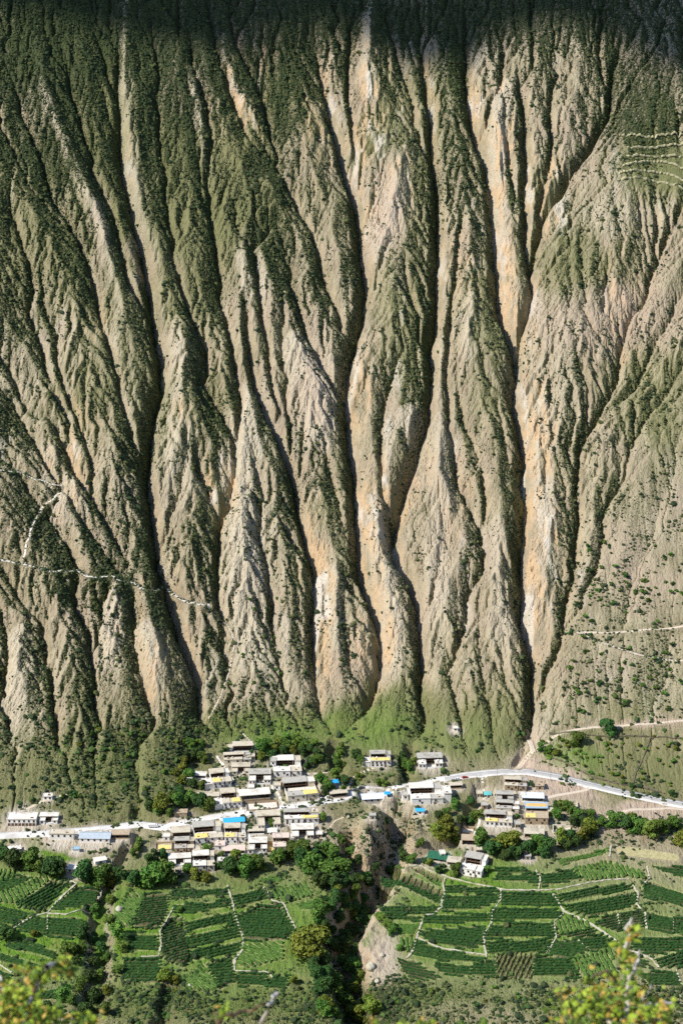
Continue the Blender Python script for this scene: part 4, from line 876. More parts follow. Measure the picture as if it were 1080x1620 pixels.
def ground_material():
    t = NT('ground_cover')
    co = t.coord((1, 1, 1)); st = t.coord((1, .28, .28))
    nA, nB, nC = t.noise(.018, 5, co), t.noise(.11, 5, st, .6), t.noise(.9, 4, co, .65)
    veg, grs, orn, pal, drt, mdw, soil = [t.attr(k) for k in ('veg', 'grs', 'orn', 'pal', 'drt', 'mdw', 'soil')]
    c = t.mix(t.ramp(nB, .35, .65), (.250, .215, .138), (.375, .325, .215))
    c = t.mix(t.math('MULTIPLY', t.ramp(nA, .45, .62), .55), c, (.350, .275, .205))
    c = t.mix(t.math('MULTIPLY', pal, t.ramp(nC, .3, .6)), c, (.50, .445, .335))
    c = t.mix(t.math('MULTIPLY', orn, t.ramp(t.noise(.16, 4, st, .6), .40, .56)), c, (.50, .36, .215))
    c = t.mix(t.math('MULTIPLY', orn, t.ramp(t.noise(.07, 3, st), .56, .64)), c, (.55, .50, .42))
    c = t.mix(t.math('MULTIPLY', t.ramp(t.noise(.035, 6, st, .65), .60, .68), .6), c, (.50, .46, .38))
    c = t.mix(drt, c, t.mix(nC, (.36, .275, .205), (.50, .40, .31)))
    # thin olive grass between the shrubs
    g = t.math('MULTIPLY', t.ramp(t.math('ADD', grs, t.math('MULTIPLY', t.math('SUBTRACT', nC, .5), 1.5)), .18, .75), .9)
    c = t.mix(g, c, t.mix(nB, (.115, .125, .050), (.200, .200, .088)))
    # small dark shrubs and tufts
    vo = t.n('ShaderNodeTexVoronoi', i_Scale=.62); t.l(t.coord((1, .8, 1)), vo.inputs['Vector'])
    vo2 = t.n('ShaderNodeTexVoronoi', i_Scale=1.35); t.l(t.coord((1, .8, 1)), vo2.inputs['Vector'])
    vv = t.math('ADD', veg, t.math('MULTIPLY', t.math('SUBTRACT', nC, .5), .9))
    th = t.math('MULTIPLY', t.ramp(vv, .02, 1.0), .74)
    s1 = t.ramp(t.math('SUBTRACT', th, vo.outputs['Distance']), -.05, .1)
    s2 = t.ramp(t.math('SUBTRACT', th, vo2.outputs['Distance']), -.05, .12)
    sp = t.math('MAXIMUM', s1, t.math('MULTIPLY', s2, .85))
    c = t.mix(t.math('MULTIPLY', sp, .9), c, t.mix(t.noise(.35, 3, co), (.018, .034, .017), (.055, .075, .026)))
    mc = t.mix(t.ramp(nC, .3, .7), (.060, .145, .018), (.165, .265, .040))
    mc = t.mix(t.math('MULTIPLY', t.ramp(t.noise(.06, 4, co), .52, .68), .6), mc, (.24, .24, .08))
    mc = t.mix(t.ramp(t.noise(.35, 4, co), .58, .68), mc, (.045, .085, .018))
    c = t.mix(mdw, c, mc)
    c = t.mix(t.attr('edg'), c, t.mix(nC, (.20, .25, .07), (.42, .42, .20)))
    c = t.mix(t.math('MULTIPLY', t.attr('yrd'), .85), c, t.mix(nC, (.40, .345, .26), (.66, .61, .52)))
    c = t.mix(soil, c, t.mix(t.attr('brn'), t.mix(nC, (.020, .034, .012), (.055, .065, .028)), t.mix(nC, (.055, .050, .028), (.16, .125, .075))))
    t.color(c)
    h = t.math('ADD', t.math('MULTIPLY', nC, .22), t.math('MULTIPLY', t.noise(.3, 5, t.coord((1, .4, .4)), .65), 1.5))
    h = t.math('ADD', h, t.math('MULTIPLY', sp, .35))
    t.bump(h, 2.0, 1.0)
    t.b.inputs['Roughness'].default_value = 1.0; t.b.inputs['Specular IOR Level'].default_value = 0.0
    return t.m
ground.data.materials.append(ground_material())
def plain(name, c1, c2=None, scale=1.0, rough=.9, spec=.15, bump=0.0, sp=None):
    t = NT(name)
    if c2: 
        n = t.noise(scale, 4); c = t.mix(t.ramp(n, .3, .7), c1, c2)
        if sp: c = t.mix(t.ramp(t.noise(scale * .31, 3), .55, .7), c, sp)
        t.color(c)
        if bump: t.bump(n, bump)
    else: t.color(c1)
    t.b.inputs['Roughness'].default_value = rough; t.b.inputs['Specular IOR Level'].default_value = spec
    return t.m
def leafy(name, c1, c2, trans=.0):
    t = NT(name)
    c = t.mix(t.ramp(t.noise(.55, 3), .35, .65), c1, c2)
    oi = t.n('ShaderNodeObjectInfo')
    hs = t.n('ShaderNodeHueSaturation')
    t.l(t.math('ADD', t.math('MULTIPLY', oi.outputs['Random'], .5), .72), hs.inputs['Value'])
    t.l(t.math('ADD', t.math('MULTIPLY', oi.outputs['Random'], .05), .475), hs.inputs['Hue'])
    t.l(c, hs.inputs['Color']); t.color(hs.outputs[0])
    t.b.inputs['Roughness'].default_value = .7; t.b.inputs['Specular IOR Level'].default_value = .2
    return t.m
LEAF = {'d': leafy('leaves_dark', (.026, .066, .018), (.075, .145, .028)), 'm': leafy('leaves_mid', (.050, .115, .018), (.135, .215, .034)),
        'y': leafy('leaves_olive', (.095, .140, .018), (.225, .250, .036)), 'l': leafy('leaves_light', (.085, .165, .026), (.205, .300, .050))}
BARK = plain('bark', (.09, .07, .05), (.16, .13, .10), 3)
SCRUB = [plain('scrub_dark', (.018, .036, .018), (.045, .065, .025), .3), plain('scrub_olive', (.045, .062, .022), (.10, .11, .038), .3), plain('scrub_green', (.030, .070, .018), (.075, .125, .030), .3)]
VINE = plain('vine_leaves', (.010, .038, .012), (.036, .090, .018), .9, bump=.3)
VINE2 = plain('vine_leaves_light', (.035, .090, .018), (.095, .175, .032), .9, bump=.3)
VINE3 = plain('vine_leaves_dry', (.075, .085, .030), (.22, .20, .09), .9, bump=.3)
STRIPE = plain('straw_strip', (.16, .22, .06), (.32, .34, .14), .8)
STUB = plain('stubble', (.30, .27, .13), (.44, .40, .22), .5)
ROADM = plain('concrete_road', (.56, .54, .50), (.68, .66, .62), .25, sp=(.48, .46, .42))
ASPH = plain('asphalt', (.38, .37, .35), (.46, .45, .43), .3)
DIRT = plain('track_dirt', (.46, .38, .29), (.60, .52, .41), .6)
BANKM = plain('dry_bank', (.30, .28, .15), (.46, .43, .26), .9)
DARKW = plain('dark_dry_stone', (.09, .08, .05), (.17, .15, .10), .9)
YARDL = plain('lane_earth', (.54, .49, .41), (.70, .66, .58), .6)
STONE = plain('pale_stone', (.36, .335, .25), (.54, .50, .39), .9, bump=.2)
# ------------------------------------------------------------------ draped strips: road, tracks, walls
def strip(P, z, w, lift, wob=0.0, seed=1, drape=True, th=0.0):
    r = np.random.default_rng(seed)
    P = np.asarray(P); n = len(P)
    d = np.gradient(P, axis=0); d /= np.hypot(*d.T)[:, None] + 1e-9
    nr = np.stack([-d[:,1], d[:,0]], 1)
    off = np.linspace(-.5, .5, 5)
    ws = w * (1 + wob * r.normal(size=(n, 1)))
    V = P[:, None, :] + nr[:, None, :] * (off[None, :, None] * ws[:, None, :])
    if drape: Zs = hf(V[..., 0], V[..., 1]) + lift
    else: Zs = np.repeat((z + lift)[:, None], 5, 1)
    if th: Zs = Zs.max(axis=1, keepdims=True).repeat(5, 1) + th * r.uniform(.6, 1.3, Zs.shape)
    V = np.concatenate([V, Zs[..., None]], -1)
    if True:
        lo = V.copy(); V2 = np.concatenate([lo[:, :1], V, lo[:, -1:]], 1); V2[:, 0, 2] -= 1.0 + th; V2[:, -1, 2] -= 1.0 + th
        V = V2
    m = V.shape[1]
    i = np.arange(n * m).reshape(n, m)
    Q = np.stack([i[:-1,:-1], i[:-1,1:], i[1:,1:], i[1:,:-1]], -1).reshape(-1, 4)
    return V.reshape(-1, 3), Q
roadZ = hf(roadP[:,0], roadP[:,1]); _k = np.ones(9) / 9
roadZ = np.convolve(np.pad(roadZ, 4, 'edge'), _k, 'valid')
V, Q = strip(roadP, roadZ, 9.4, .10, .02, 3, True)
link('road', np_mesh('road', V, Q, ROADM, True), kind='structure')
sel = np.array([project(p[0], p[1], 0.)[0] > 700 for p in roadP])
V, Q = strip(roadP[sel], None, 4.4, .14, .015, 4, True)
link('road_asphalt', np_mesh('road_asphalt', V, Q, ASPH, True), kind='structure')
for k, (w, P, z) in enumerate(trackP):
    V, Q = strip(P, z, w, .08, .10, 20 + k)
    link('dirt_track', np_mesh('dirt_track', V, Q, YARDL if TRACKS[k][0] == 'lane' or w in (2.7, 1.9, 1.7) else DIRT, True), kind='structure')
for k, (w, pts, lab) in enumerate(WALLS):
    P = densify(worldline(pts, hf), 1.6, .10 * (w < 1.5), 60 + k)
    if w > 1.5: _q = np.ones(15) / 15; P = np.stack([np.convolve(np.pad(P[:, a], 7, 'edge'), _q, 'valid') for a in (0, 1)], 1)
    V, Q = strip(P, None, w * 1.1, .0, .38, 80 + k, True, .5 if w < 1.5 else .4)
    link('stone_wall', np_mesh('stone_wall', V, Q, BANKM if w > 1.5 else DARKW if 'dark' in lab[:5] else STONE, False), label=lab, category='stone wall', group='stone walls and paths on the terraces')

# ------------------------------------------------------------------ vineyard plots, rows of vines
STY = {'d': (3.0, 1.65, 1.15, VINE), 's': (3.1, 1.9, 1.2, VINE2), 'p': (2.9, 1.3, 1.1, VINE3), 'b': (2.7, 1.15, 1.0, VINE), 'g': (2.0, 1.8, .7, VINE2), 'f': (60.0, 9.2, .10, None), 'l': None}
def plot_mesh(st, P, ang, seed):
    r = np.random.default_rng(seed)
    sp, wd, hh, mat = STY[st]
    if st == 'f':
        n = 26; X, Y = np.meshgrid(np.linspace(P[:,0].min(), P[:,0].max(), n * 2), np.linspace(P[:,1].min(), P[:,1].max(), n))
        ok = inpoly(P, X, Y); i = np.arange(X.size).reshape(X.shape)
        q = np.stack([i[:-1,:-1], i[:-1,1:], i[1:,1:], i[1:,:-1]], -1)[ok[:-1,:-1] & ok[1:,1:] & ok[1:,:-1] & ok[:-1,1:]]
        return np_mesh('field_plot', np.stack([X, Y, hf(X, Y) + r.uniform(.12, .3, X.shape)], -1).reshape(-1, 3), q, STUB, False)
    ca, sa = cos(ang), sin(ang)
    P = P.mean(0) + (P - P.mean(0)) * (1.04 + 1.0 / np.abs(P - P.mean(0)).max(0).clip(4))
    L = np.stack([P[:,0] * ca + P[:,1] * sa, -P[:,0] * sa + P[:,1] * ca], 1)
    V, Q, MI, nb = [], [], [], 0
    y = L[:,1].min() + sp * .2
    while y < L[:,1].max() - .3:
        cr = []
        for i in range(len(L)):
            a, b = L[i-1], L[i]
            if (a[1] > y) != (b[1] > y): cr.append(a[0] + (y - a[1]) / (b[1] - a[1]) * (b[0] - a[0]))
        cr.sort()
        for a, b in zip(cr[::2], cr[1::2]):
            if b - a < 1.6: continue
            a -= r.uniform(-.3, .6); b += r.uniform(-.3, .6)
            n = max(3, int((b - a) / 1.15))
            t = np.linspace(a, b, n)
            yy = y + r.normal(0, .10, n)
            cs = np.array([(-.5, -.2), (-.46, .55), (-.16, 1.0), (.2, .97), (.5, .5), (.5, -.2)])
            kx = 1 + .22 * r.normal(size=(n, 1)); kz = 1 + .20 * r.normal(size=(n, 1))
            gap = (r.random((n, 1)) < .05); kz = np.where(gap, kz * .35, kz)
            oy = cs[None, :, 0] * wd * kx + r.normal(0, .12, (n, 6)); oz = cs[None, :, 1] * hh * kz + r.normal(0, .12, (n, 6)) * (cs[None, :, 1] > 0)
            lx = t[:, None] + r.normal(0, .15, (n, 6)); ly = yy[:, None] + oy
            X = lx * ca - ly * sa; Y = lx * sa + ly * ca
            Z = hf(t * ca - yy * sa, t * sa + yy * ca)[:, None] + oz
            V.append(np.stack([X, Y, Z], -1).reshape(-1, 3))
            i = nb + np.arange(n * 6).reshape(n, 6)
            q = np.stack([i[:-1,:-1], i[1:,:-1], i[1:,1:], i[:-1,1:]], -1).reshape(-1, 4)
            Q.append(q); MI.append(np.zeros(len(q), int)); nb += n * 6
            if st in 's' :                                # pale trodden strip between two rows
                ly = yy[:, None] + sp * .5 + np.array([-.17, .17])[None] * sp * .6 + r.normal(0, .12, (n, 2))
                lx = np.repeat(t[:, None], 2, 1)
                X = lx * ca - ly * sa; Y = lx * sa + ly * ca
                V.append(np.stack([X, Y, hf(X, Y) + .16], -1).reshape(-1, 3))
                i = nb + np.arange(n * 2).reshape(n, 2)
                q = np.stack([i[:-1,0], i[1:,0], i[1:,1], i[:-1,1]], -1)
                Q.append(q); MI.append(np.ones(len(q), int)); nb += n * 2
        y += sp * r.uniform(.95, 1.05)
    if not V: return None
    return np_mesh('vineyard_plot', np.concatenate(V), np.concatenate(Q), None, False, None, [mat or STRIPE, STRIPE], np.concatenate(MI))
SDESC = {'d': 'dark green vineyard plot', 's': 'pale-striped vineyard plot', 'b': 'vineyard plot with brown soil between rows', 'p': 'straw-coloured vineyard plot with slanting dry rows', 'g': 'small grassy green plot', 'f': 'fallow straw-coloured field'}
ORD = ['first', 'second', 'third', 'fourth', 'fifth', 'sixth', 'seventh', 'eighth', 'ninth', 'tenth', 'eleventh', 'twelfth', 'thirteenth', 'fourteenth', 'fifteenth', 'sixteenth', 'seventeenth', 'eighteenth', 'nineteenth', 'twentieth', 'twenty-first', 'twenty-second', 'twenty-third', 'twenty-fourth', 'twenty-fifth']
_T = ['twenty', 'thirty', 'forty', 'fifty']
ORD = ORD[:19] + [w for k in range(4) for w in [_T[k][:-1] + 'ieth'] + [_T[k] + '-' + q for q in ORD[:9]]]
info = []
for k, ((st, dr, poly), (st2, P, ang)) in enumerate(zip(PLOTS, PW)):
    if st == 'l': continue
    c = np.array(poly, float).mean(0)
    reg = 0 if c[0] < 168 else 1 if c[0] < 385 else 2 if c[0] < 560 else 3 if c[0] < 782 else 4 if c[0] < 935 else 5
    info.append((reg, st, c[1], c[0], k, P, ang))
REG = ['left of the left ravine', 'right of the left ravine', 'just left of the gorge', 'just right of the gorge', 'amid the right terraces', 'at the far right']
info.sort()
cnt = {}
for it in info: cnt[(it[0], it[1])] = cnt.get((it[0], it[1]), 0) + 1
seen = {}
for reg, st, v, u, k, P, ang in info:
    me = plot_mesh(st, P, ang, 500 + k)
    if me is None: continue
    q = seen.get((reg, st), 0); seen[(reg, st)] = q + 1
    n = cnt[(reg, st)]
    lab = SDESC[st] + ' ' + REG[reg] + ('' if n == 1 else ', ' + ('farthest' if q == 0 else 'nearest' if q == n - 1 else ORD[q] + ' from the top'))
    o = link('vineyard_plot' if st not in 'fg' else 'field_plot', me, label=lab, category='vineyard plot' if st not in 'fg' else 'field', group='cultivated plots on the valley terraces')

# ------------------------------------------------------------------ foliage
def crown_mesh(name, seed, mat, n=1500, R=1.0, H_=1.0, leaf=.085, lobes=14, core=True):
    r = np.random.default_rng(seed)
    C_ = []
    for k in range(lobes):
        a = r.uniform(0, 2 * pi); q = r.uniform(.0, .66); zz = r.uniform(-.35, .62)
        C_.append((cos(a) * q * (1 - .45 * abs(zz)), sin(a) * q * (1 - .45 * abs(zz)), zz, r.uniform(.22, .44)))
    C_ = np.array(C_)
    wgt = C_[:,3] ** 2; pick = r.choice(lobes, n, p=wgt / wgt.sum())
    d = r.normal(size=(n, 3)); d /= np.linalg.norm(d, axis=1)[:, None]
    d[:,2] = np.where(d[:,2] < -.3, -d[:,2], d[:,2])
    rad = C_[pick, 3] * (1 - .45 * r.random(n) ** 2.5)
    pos = C_[pick, :3] + d * rad[:, None] * np.array([1, 1, .85])
    nrm = d * 1.0 + r.normal(0, .55, (n, 3)); nrm /= np.linalg.norm(nrm, axis=1)[:, None]
    t = np.cross(nrm, r.normal(size=(n, 3))); t /= np.linalg.norm(t, axis=1)[:, None]; b = np.cross(nrm, t)
    s = leaf * r.uniform(.6, 1.35, (n, 1)); e = r.uniform(.6, 1.0, (n, 1))
    q = np.stack([pos - t * s, pos - b * s * e, pos + t * s, pos + b * s * e], 1)
    q[:, 1] += nrm * s * .3; q[:, 3] += nrm * s * .3
    V = q.reshape(-1, 3); V[:, 2] = (V[:, 2] + .55) * H_
    V[:, :2] *= R
    return np_mesh(name, V, np.arange(len(V)).reshape(-1, 4), mat, False)
def trunk_mesh(seed):
    r = np.random.default_rng(seed); V, Q, nb = [], [], 0
    def limb(p, q, r0, r1):
        nonlocal nb
        p, q = np.array(p, float), np.array(q, float); d = q - p; d /= np.linalg.norm(d)
        a = np.cross(d, [.3, .9, .1]); a /= np.linalg.norm(a); b = np.cross(d, a)
        for c, rr in ((p, r0), (q, r1)):
            for k in range(6): V.append(c + (a * cos(k * pi / 3) + b * sin(k * pi / 3)) * rr)
        for k in range(6): Q.append((nb + k, nb + (k + 1) % 6, nb + 6 + (k + 1) % 6, nb + 6 + k))
        nb += 12
    top = (r.uniform(-.05, .05), r.uniform(-.05, .05), .32)
    limb((0, 0, -.25), top, .075, .05)
    for k in range(5):
        a = k * 1.26 + r.uniform(-.3, .3); mid = (cos(a) * .25, sin(a) * .25, .6 + r.uniform(0, .15))
        limb(top, mid, .045, .025); limb(mid, (cos(a) * .5, sin(a) * .5, .85 + r.uniform(0, .3)), .025, .01)
    return np_mesh('trunk', np.array(V), np.array(Q), BARK, True)
CROWNS = {c: [crown_mesh('crown', 40 + 7 * i + j, LEAF[c], 1700, lobes=13 + 3 * j) for j in range(3)] for i, c in enumerate('dmyl')}
TRUNKS = [trunk_mesh(k) for k in range(3)]
CNAME = {'d': 'dark green', 'm': 'mid green', 'y': 'olive green', 'l': 'light green'}
def tree(u, v, rp, col, label, group, seed):
    r = np.random.default_rng(seed)
    x, y, z = hit(u, min(v + rp * .75, 1640), hf)
    m = (y * CP - (z - CAM_Z) * SP) / F
    R_ = rp * m * (1.38 if rp > 9 else 1.3)
    o = bpy.data.objects.new('tree' if rp > 6.5 else 'small_tree', None); COL.objects.link(o)
    o.empty_display_size = .5
    o.location = (x, y + R_ * .25, float(hf(x, y + R_ * .25)) - .1); o.rotation_euler = (0, 0, r.uniform(0, 6.28))
    hh = R_ * r.uniform(.85, 1.1)
    o.scale = (R_ * 1.12, R_ * r.uniform(.95, 1.15), hh * 1.1)
    o['label'] = label; o['category'] = 'tree'; o['group'] = group
    link('trunk', TRUNKS[seed % 3], o); link('crown', CROWNS[col][seed % 3], o)
k = 0
for key, (stem, L) in TREES.items():
    srt = sorted(range(len(L)), key=lambda i: L[i][0])
    for q, i in enumerate(srt):
        u, v, rp, c = L[i]
        siz = 'small ' if rp <= 7 else 'large ' if rp >= 16 else ''
        place = 'leftmost' if q == 0 else 'rightmost' if q == len(L) - 1 else ORD[q] + ' from the left'
        tree(u, v, rp, c, (siz + CNAME[c] + ' ' + stem + ', ' + place), 'trees: ' + key, 1000 + k); k += 1

_rg = np.random.default_rng(61)
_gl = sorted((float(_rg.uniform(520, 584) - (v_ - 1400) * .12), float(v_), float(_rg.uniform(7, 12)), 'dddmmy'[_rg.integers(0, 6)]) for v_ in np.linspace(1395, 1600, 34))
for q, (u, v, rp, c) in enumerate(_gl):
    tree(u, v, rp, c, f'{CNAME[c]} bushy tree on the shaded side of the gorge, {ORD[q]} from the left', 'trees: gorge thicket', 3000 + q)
# shrubs: the 280 that show largest are things, the rest is one carpet of scrub
def shrub_mesh(seed, n, leaf, mat, name='shrub'):
    return crown_mesh(name, seed, mat, n, leaf=leaf, lobes=5)
SHRUBS = [shrub_mesh(300 + k, 260, .17, [LEAF['m'], LEAF['m'], LEAF['d'], LEAF['y'], LEAF['l']][k]) for k in range(5)]
rr = np.random.default_rng(99)
def scatter(n, uv=None):
    """random places on the core ground that the camera side can see"""
    x = rr.uniform(X0 + 30, X1 - 30, n); y = rr.uniform(955, 1930, n)
    return x, y
areas = [('bush on the bare scree', 'bushes on the right scree', (880, 1080), (860, 995), 60, 0), ('bush between the two dirt tracks at the right', 'bushes between the right dirt tracks', (885, 1080), (1005, 1135), 60, 0),
         ('bush above the right road', 'bushes above the right road', (860, 1080), (1165, 1245), 55, 3), ('green bush in the plot at the road bend', 'bushes in the plot at the road bend', (856, 935), (1172, 1212), 26, 3), ('bush on the hillside above the left road', 'bushes above the left road', (100, 300), (1150, 1290), 55, 1),
         ('bush on the rough bank below the vineyards', 'bushes on the rough bank', (180, 1060), (1562, 1612), 40, 2), ('bush on the smooth spur above the village', 'bushes on the spur above the village', (345, 500), (930, 1130), 30, 0)]
for lab, grp, (ua, ub), (va, vb), n, mi in areas:
    cell = {}
    for q in range(n):
        u, v = rr.uniform(ua, ub), rr.uniform(va, vb)
        s = rr.uniform(1.2, 2.9) * (1.2 if n >= 45 else 1)
        i, j = min(3, int((u - ua) / (ub - ua) * 4)), min(2, int((v - va) / (vb - va) * 3))
        cell.setdefault((i, j), []).append((u, v, s, mi + rr.integers(0, 3)))
    for (i, j), L in cell.items():
        order = sorted(range(len(L)), key=lambda a: L[a][0])
        where = ['upper', 'middle', 'lower'][j] + ' ' + ['left end', 'left half', 'right half', 'right end'][i]
        for q, a in enumerate(order):
            u, v, s, m_ = L[a]
            x, y, z = hit(u, v, hf)
            nth = 'the only' if len(L) == 1 else ORD[q]
            txt = f"{lab}, {where}, {nth}" + ('' if len(L) == 1 else ' from left')
            if len(L) == 1: txt = f"{lab}, alone at its {where}"
            o = link('bush', SHRUBS[m_ % 5], label=txt, category='bush', group=grp)
            o.location = (x, y, z - .1); o.rotation_euler = (0, 0, rr.uniform(0, 6.28)); o.scale = (s, s * rr.uniform(.8, 1.2), s * rr.uniform(.6, .9))
def scrub_cloud(n, seed):
    global rr
    rr = np.random.default_rng(seed)
    x, y = scatter(n)
    vg = make_hf(ATT['veg'])(x, y)
    clump = noise(x, y, 7, 5) * .5 + noise(x, y, 19, 6) * .4
    keep = rr.random(n) < np.clip(vg * 1.25 + clump * .75 - .06, 0.0, 1) ** 1.12
    u, v = project(x, y, hf(x, y))
    keep &= (u > -90) & (u < 1170) & (v > -40) & (v < 1690)
    x, y, u, v, vg = x[keep], y[keep], u[keep], v[keep], vg[keep]
    return x, y, hf(x, y), u, v, vg
x, y, z, u, v, vg = scrub_cloud(290000, 12)
print('scrub', len(x))
near = (v > 1130)
size = np.clip(rr.lognormal(-.40, .42, len(x)), .35, 2.3) * np.where(near, 1.25, 1.0)
ph = (1 + 5 ** .5) / 2
ico = np.array([(-1, ph, 0), (1, ph, 0), (-1, -ph, 0), (1, -ph, 0), (0, -1, ph), (0, 1, ph), (0, -1, -ph), (0, 1, -ph), (ph, 0, -1), (ph, 0, 1), (-ph, 0, -1), (-ph, 0, 1)]) / 1.9
icf = np.array([(0,11,5),(0,5,1),(0,1,7),(0,7,10),(0,10,11),(1,5,9),(5,11,4),(11,10,2),(10,7,6),(7,1,8),(3,9,4),(3,4,2),(3,2,6),(3,6,8),(3,8,9),(4,9,5),(2,4,11),(6,2,10),(8,6,7),(9,8,1)])
n = len(x)
jit = rr.normal(1, .28, (n, 12, 1))
rot = rr.uniform(0, 6.28, n); cr, sr = np.cos(rot)[:, None], np.sin(rot)[:, None]
P3 = ico[None] * jit
X = P3[..., 0] * cr - P3[..., 1] * sr; Y = P3[..., 0] * sr + P3[..., 1] * cr
P3 = np.stack([X, Y, P3[..., 2] * .75 + .28], -1) * size[:, None, None] + np.stack([x, y, z], -1)[:, None]
Fc = (icf[None] + (np.arange(n) * 12)[:, None, None]).reshape(-1, 3)
mi = np.where(rr.random(n) < .55, 0, np.where(near & (rr.random(n) < .6), 2, 1)); mi = np.repeat(mi, 20)
link('scrub', np_mesh('scrub', P3.reshape(-1, 3), Fc, None, False, None, SCRUB, mi), kind='stuff')
# ------------------------------------------------------------------ houses
WALLC = {'white': plain('lime_wall', (.80, .78, .74), (.88, .86, .82), .7, sp=(.68, .63, .54)), 'cream': plain('cream_wall', (.58, .52, .40), (.70, .64, .51), .7, sp=(.45, .38, .27)),
         'mud': plain('mud_wall', (.33, .25, .16), (.44, .34, .23), .7, sp=(.27, .20, .13)), 'grey': plain('grey_wall', (.40, .39, .36), (.52, .50, .46), .7, sp=(.33, .31, .28)), 'orange': plain('ochre_wall', (.50, .27, .10), (.60, .38, .17), .8)}
ROOFC = {'white': plain('white_roof', (.60, .57, .50), (.74, .71, .64), .5, sp=(.48, .44, .36)), 'cream': plain('earth_roof', (.46, .41, .31), (.60, .54, .42), .5, sp=(.36, .31, .23)),
         'grey': plain('grey_roof', (.36, .345, .30), (.47, .45, .40), .5, sp=(.29, .27, .22)), 'mud': plain('mud_roof', (.36, .28, .19), (.50, .41, .30), .5), 'pink': plain('pink_roof', (.56, .45, .38), (.68, .57, .48), .5),
         'blue': plain('blue_sheet', (.27, .40, .50), (.36, .50, .60), .8, .5, .4), 'bluewhite': plain('pale_sheet', (.60, .70, .76), (.76, .82, .86), .6, .5, .4)}
METC = {'blue': plain('blue_metal', (.03, .36, .66), (.05, .43, .74), .8, .45, .4), 'greyblue': plain('grey_blue_metal', (.36, .42, .47), (.47, .53, .57), .5, .45, .4), 'white': ROOFC['white'],
        'paleblue': plain('pale_blue_metal', (.60, .66, .72), (.74, .78, .83), .5, .45, .4)}
TARPC = {'blue': plain('blue_tarp', (.02, .30, .62), (.04, .40, .72), 1.5, .5, .3), 'teal': plain('teal_tarp', (.10, .42, .42), (.16, .52, .50), 1.5, .5, .3), 'white': ROOFC['white'], 'pale': plain('pale_cloth', (.62, .58, .48), (.75, .72, .62), 1), 'green': plain('green_net', (.02, .10, .06), (.035, .15, .08), 1.2, .8, .2)}
WOOD = plain('dark_wood', (.10, .06, .04), (.18, .11, .07), 2)
RED = plain('red_wood', (.17, .05, .035), (.26, .09, .06), 2)
GLASS = plain('window_glass', (.02, .022, .028), None, 1, .25, .5)
CORN = {'yellow': plain('drying_corn', (.66, .50, .13), (.78, .65, .26), 2.5), 'orange': plain('drying_grain', (.66, .36, .10), (.74, .50, .22), 2.5)}
YARD = plain('yard_floor', (.56, .51, .43), (.72, .68, .60), .6)

class Boxes:
    def __init__(s): s.V, s.Q = [], []
    def box(s, x0, x1, y0, y1, z0, z1, j=.0):
        b = len(s.V)
        for x, y, z in ((x0,y0,z0),(x1,y0,z0),(x1,y1,z0),(x0,y1,z0),(x0,y0,z1),(x1,y0,z1),(x1,y1,z1),(x0,y1,z1)):
            s.V.append((x + random.uniform(-j, j), y + random.uniform(-j, j), z + random.uniform(-j, j) * (z == z1)))
        for q in ((0,3,2,1),(4,5,6,7),(0,1,5,4),(1,2,6,5),(2,3,7,6),(3,0,4,7)): s.Q.append(tuple(b + i for i in q))
        return s
    def poly(s, pts, faces):
        b = len(s.V); s.V += pts
        for f in faces: s.Q.append(tuple(b + i for i in f))
        return s
    def mesh(s, name, mat):
        me = bpy.data.meshes.new(name); me.from_pydata(s.V, [], s.Q); me.materials.append(mat); return me
    def put(s, name, mat, parent): return link(name, s.mesh(name, mat), parent)
WINF = Boxes().box(-.55, .55, -.10, .05, -.08, 0).box(-.55, .55, -.10, .05, 1.3, 1.42).box(-.55, -.47, -.08, .05, 0, 1.3).box(.47, .55, -.08, .05, 0, 1.3).box(-.03, .03, -.06, .05, 0, 1.3).mesh('window', WOOD)
WINP = Boxes().box(-.47, .47, -.03, .05, 0, 1.3).mesh('pane', GLASS)
DOORM = Boxes().box(-.6, .6, -.07, .05, 0, 2.1).mesh('door', WOOD)
def windows(root, w, n, y, z, x0=None, x1=None):
    x0 = -w / 2 if x0 is None else x0; x1 = w / 2 if x1 is None else x1
    for k in range(n):
        x = x0 + (x1 - x0) * (k + .5) / n
        a = link('window', WINF, root); a.location = (x, y, z); a.scale = (1.15, 1, 1.0)
        link('pane', WINP, a)
def parapet(b, x0, x1, y0, y1, z, t=.35, h=.28):
    b.box(x0, x1, y0, y0 + t, z, z + h, .04).box(x0, x1, y1 - t, y1, z, z + h, .04).box(x0, x0 + t, y0 + t + .01, y1 - t - .01, z, z + h - .02, .03).box(x1 - t, x1, y0 + t + .01, y1 - t - .01, z, z + h - .02, .03)
def block(root, x0, x1, y0, y1, h, wm, rm, par=True, ov=.35, th=.32):
    Boxes().box(x0, x1, y0, y1, -1.6, h, .04).put('wall', wm, root)
    b = Boxes().box(x0 - ov, x1 + ov, y0 - ov, y1 + ov, h + .06, h + th, .07)
    if par: parapet(b, x0 - ov + .05, x1 + ov - .05, y0 - ov + .05, y1 + ov - .05, h + th)
    b.put('roof', rm, root)
    if x1 - x0 > 5:
        zt = h + th + .002; cx = random.uniform(x0 + 1, x1 - 2); cy = y1 - 1.5
        Boxes().box(cx, cx + 1.0, cy, cy + .9, zt, zt + .9, .05).put('stair_hatch', wm, root)
        cx = random.uniform(x0 + .6, x1 - 2.4)
        Boxes().box(cx, cx + random.uniform(1, 2), y0 + 1.2, y0 + 1.9, zt, zt + .5, .12).put('firewood', WOOD, root)
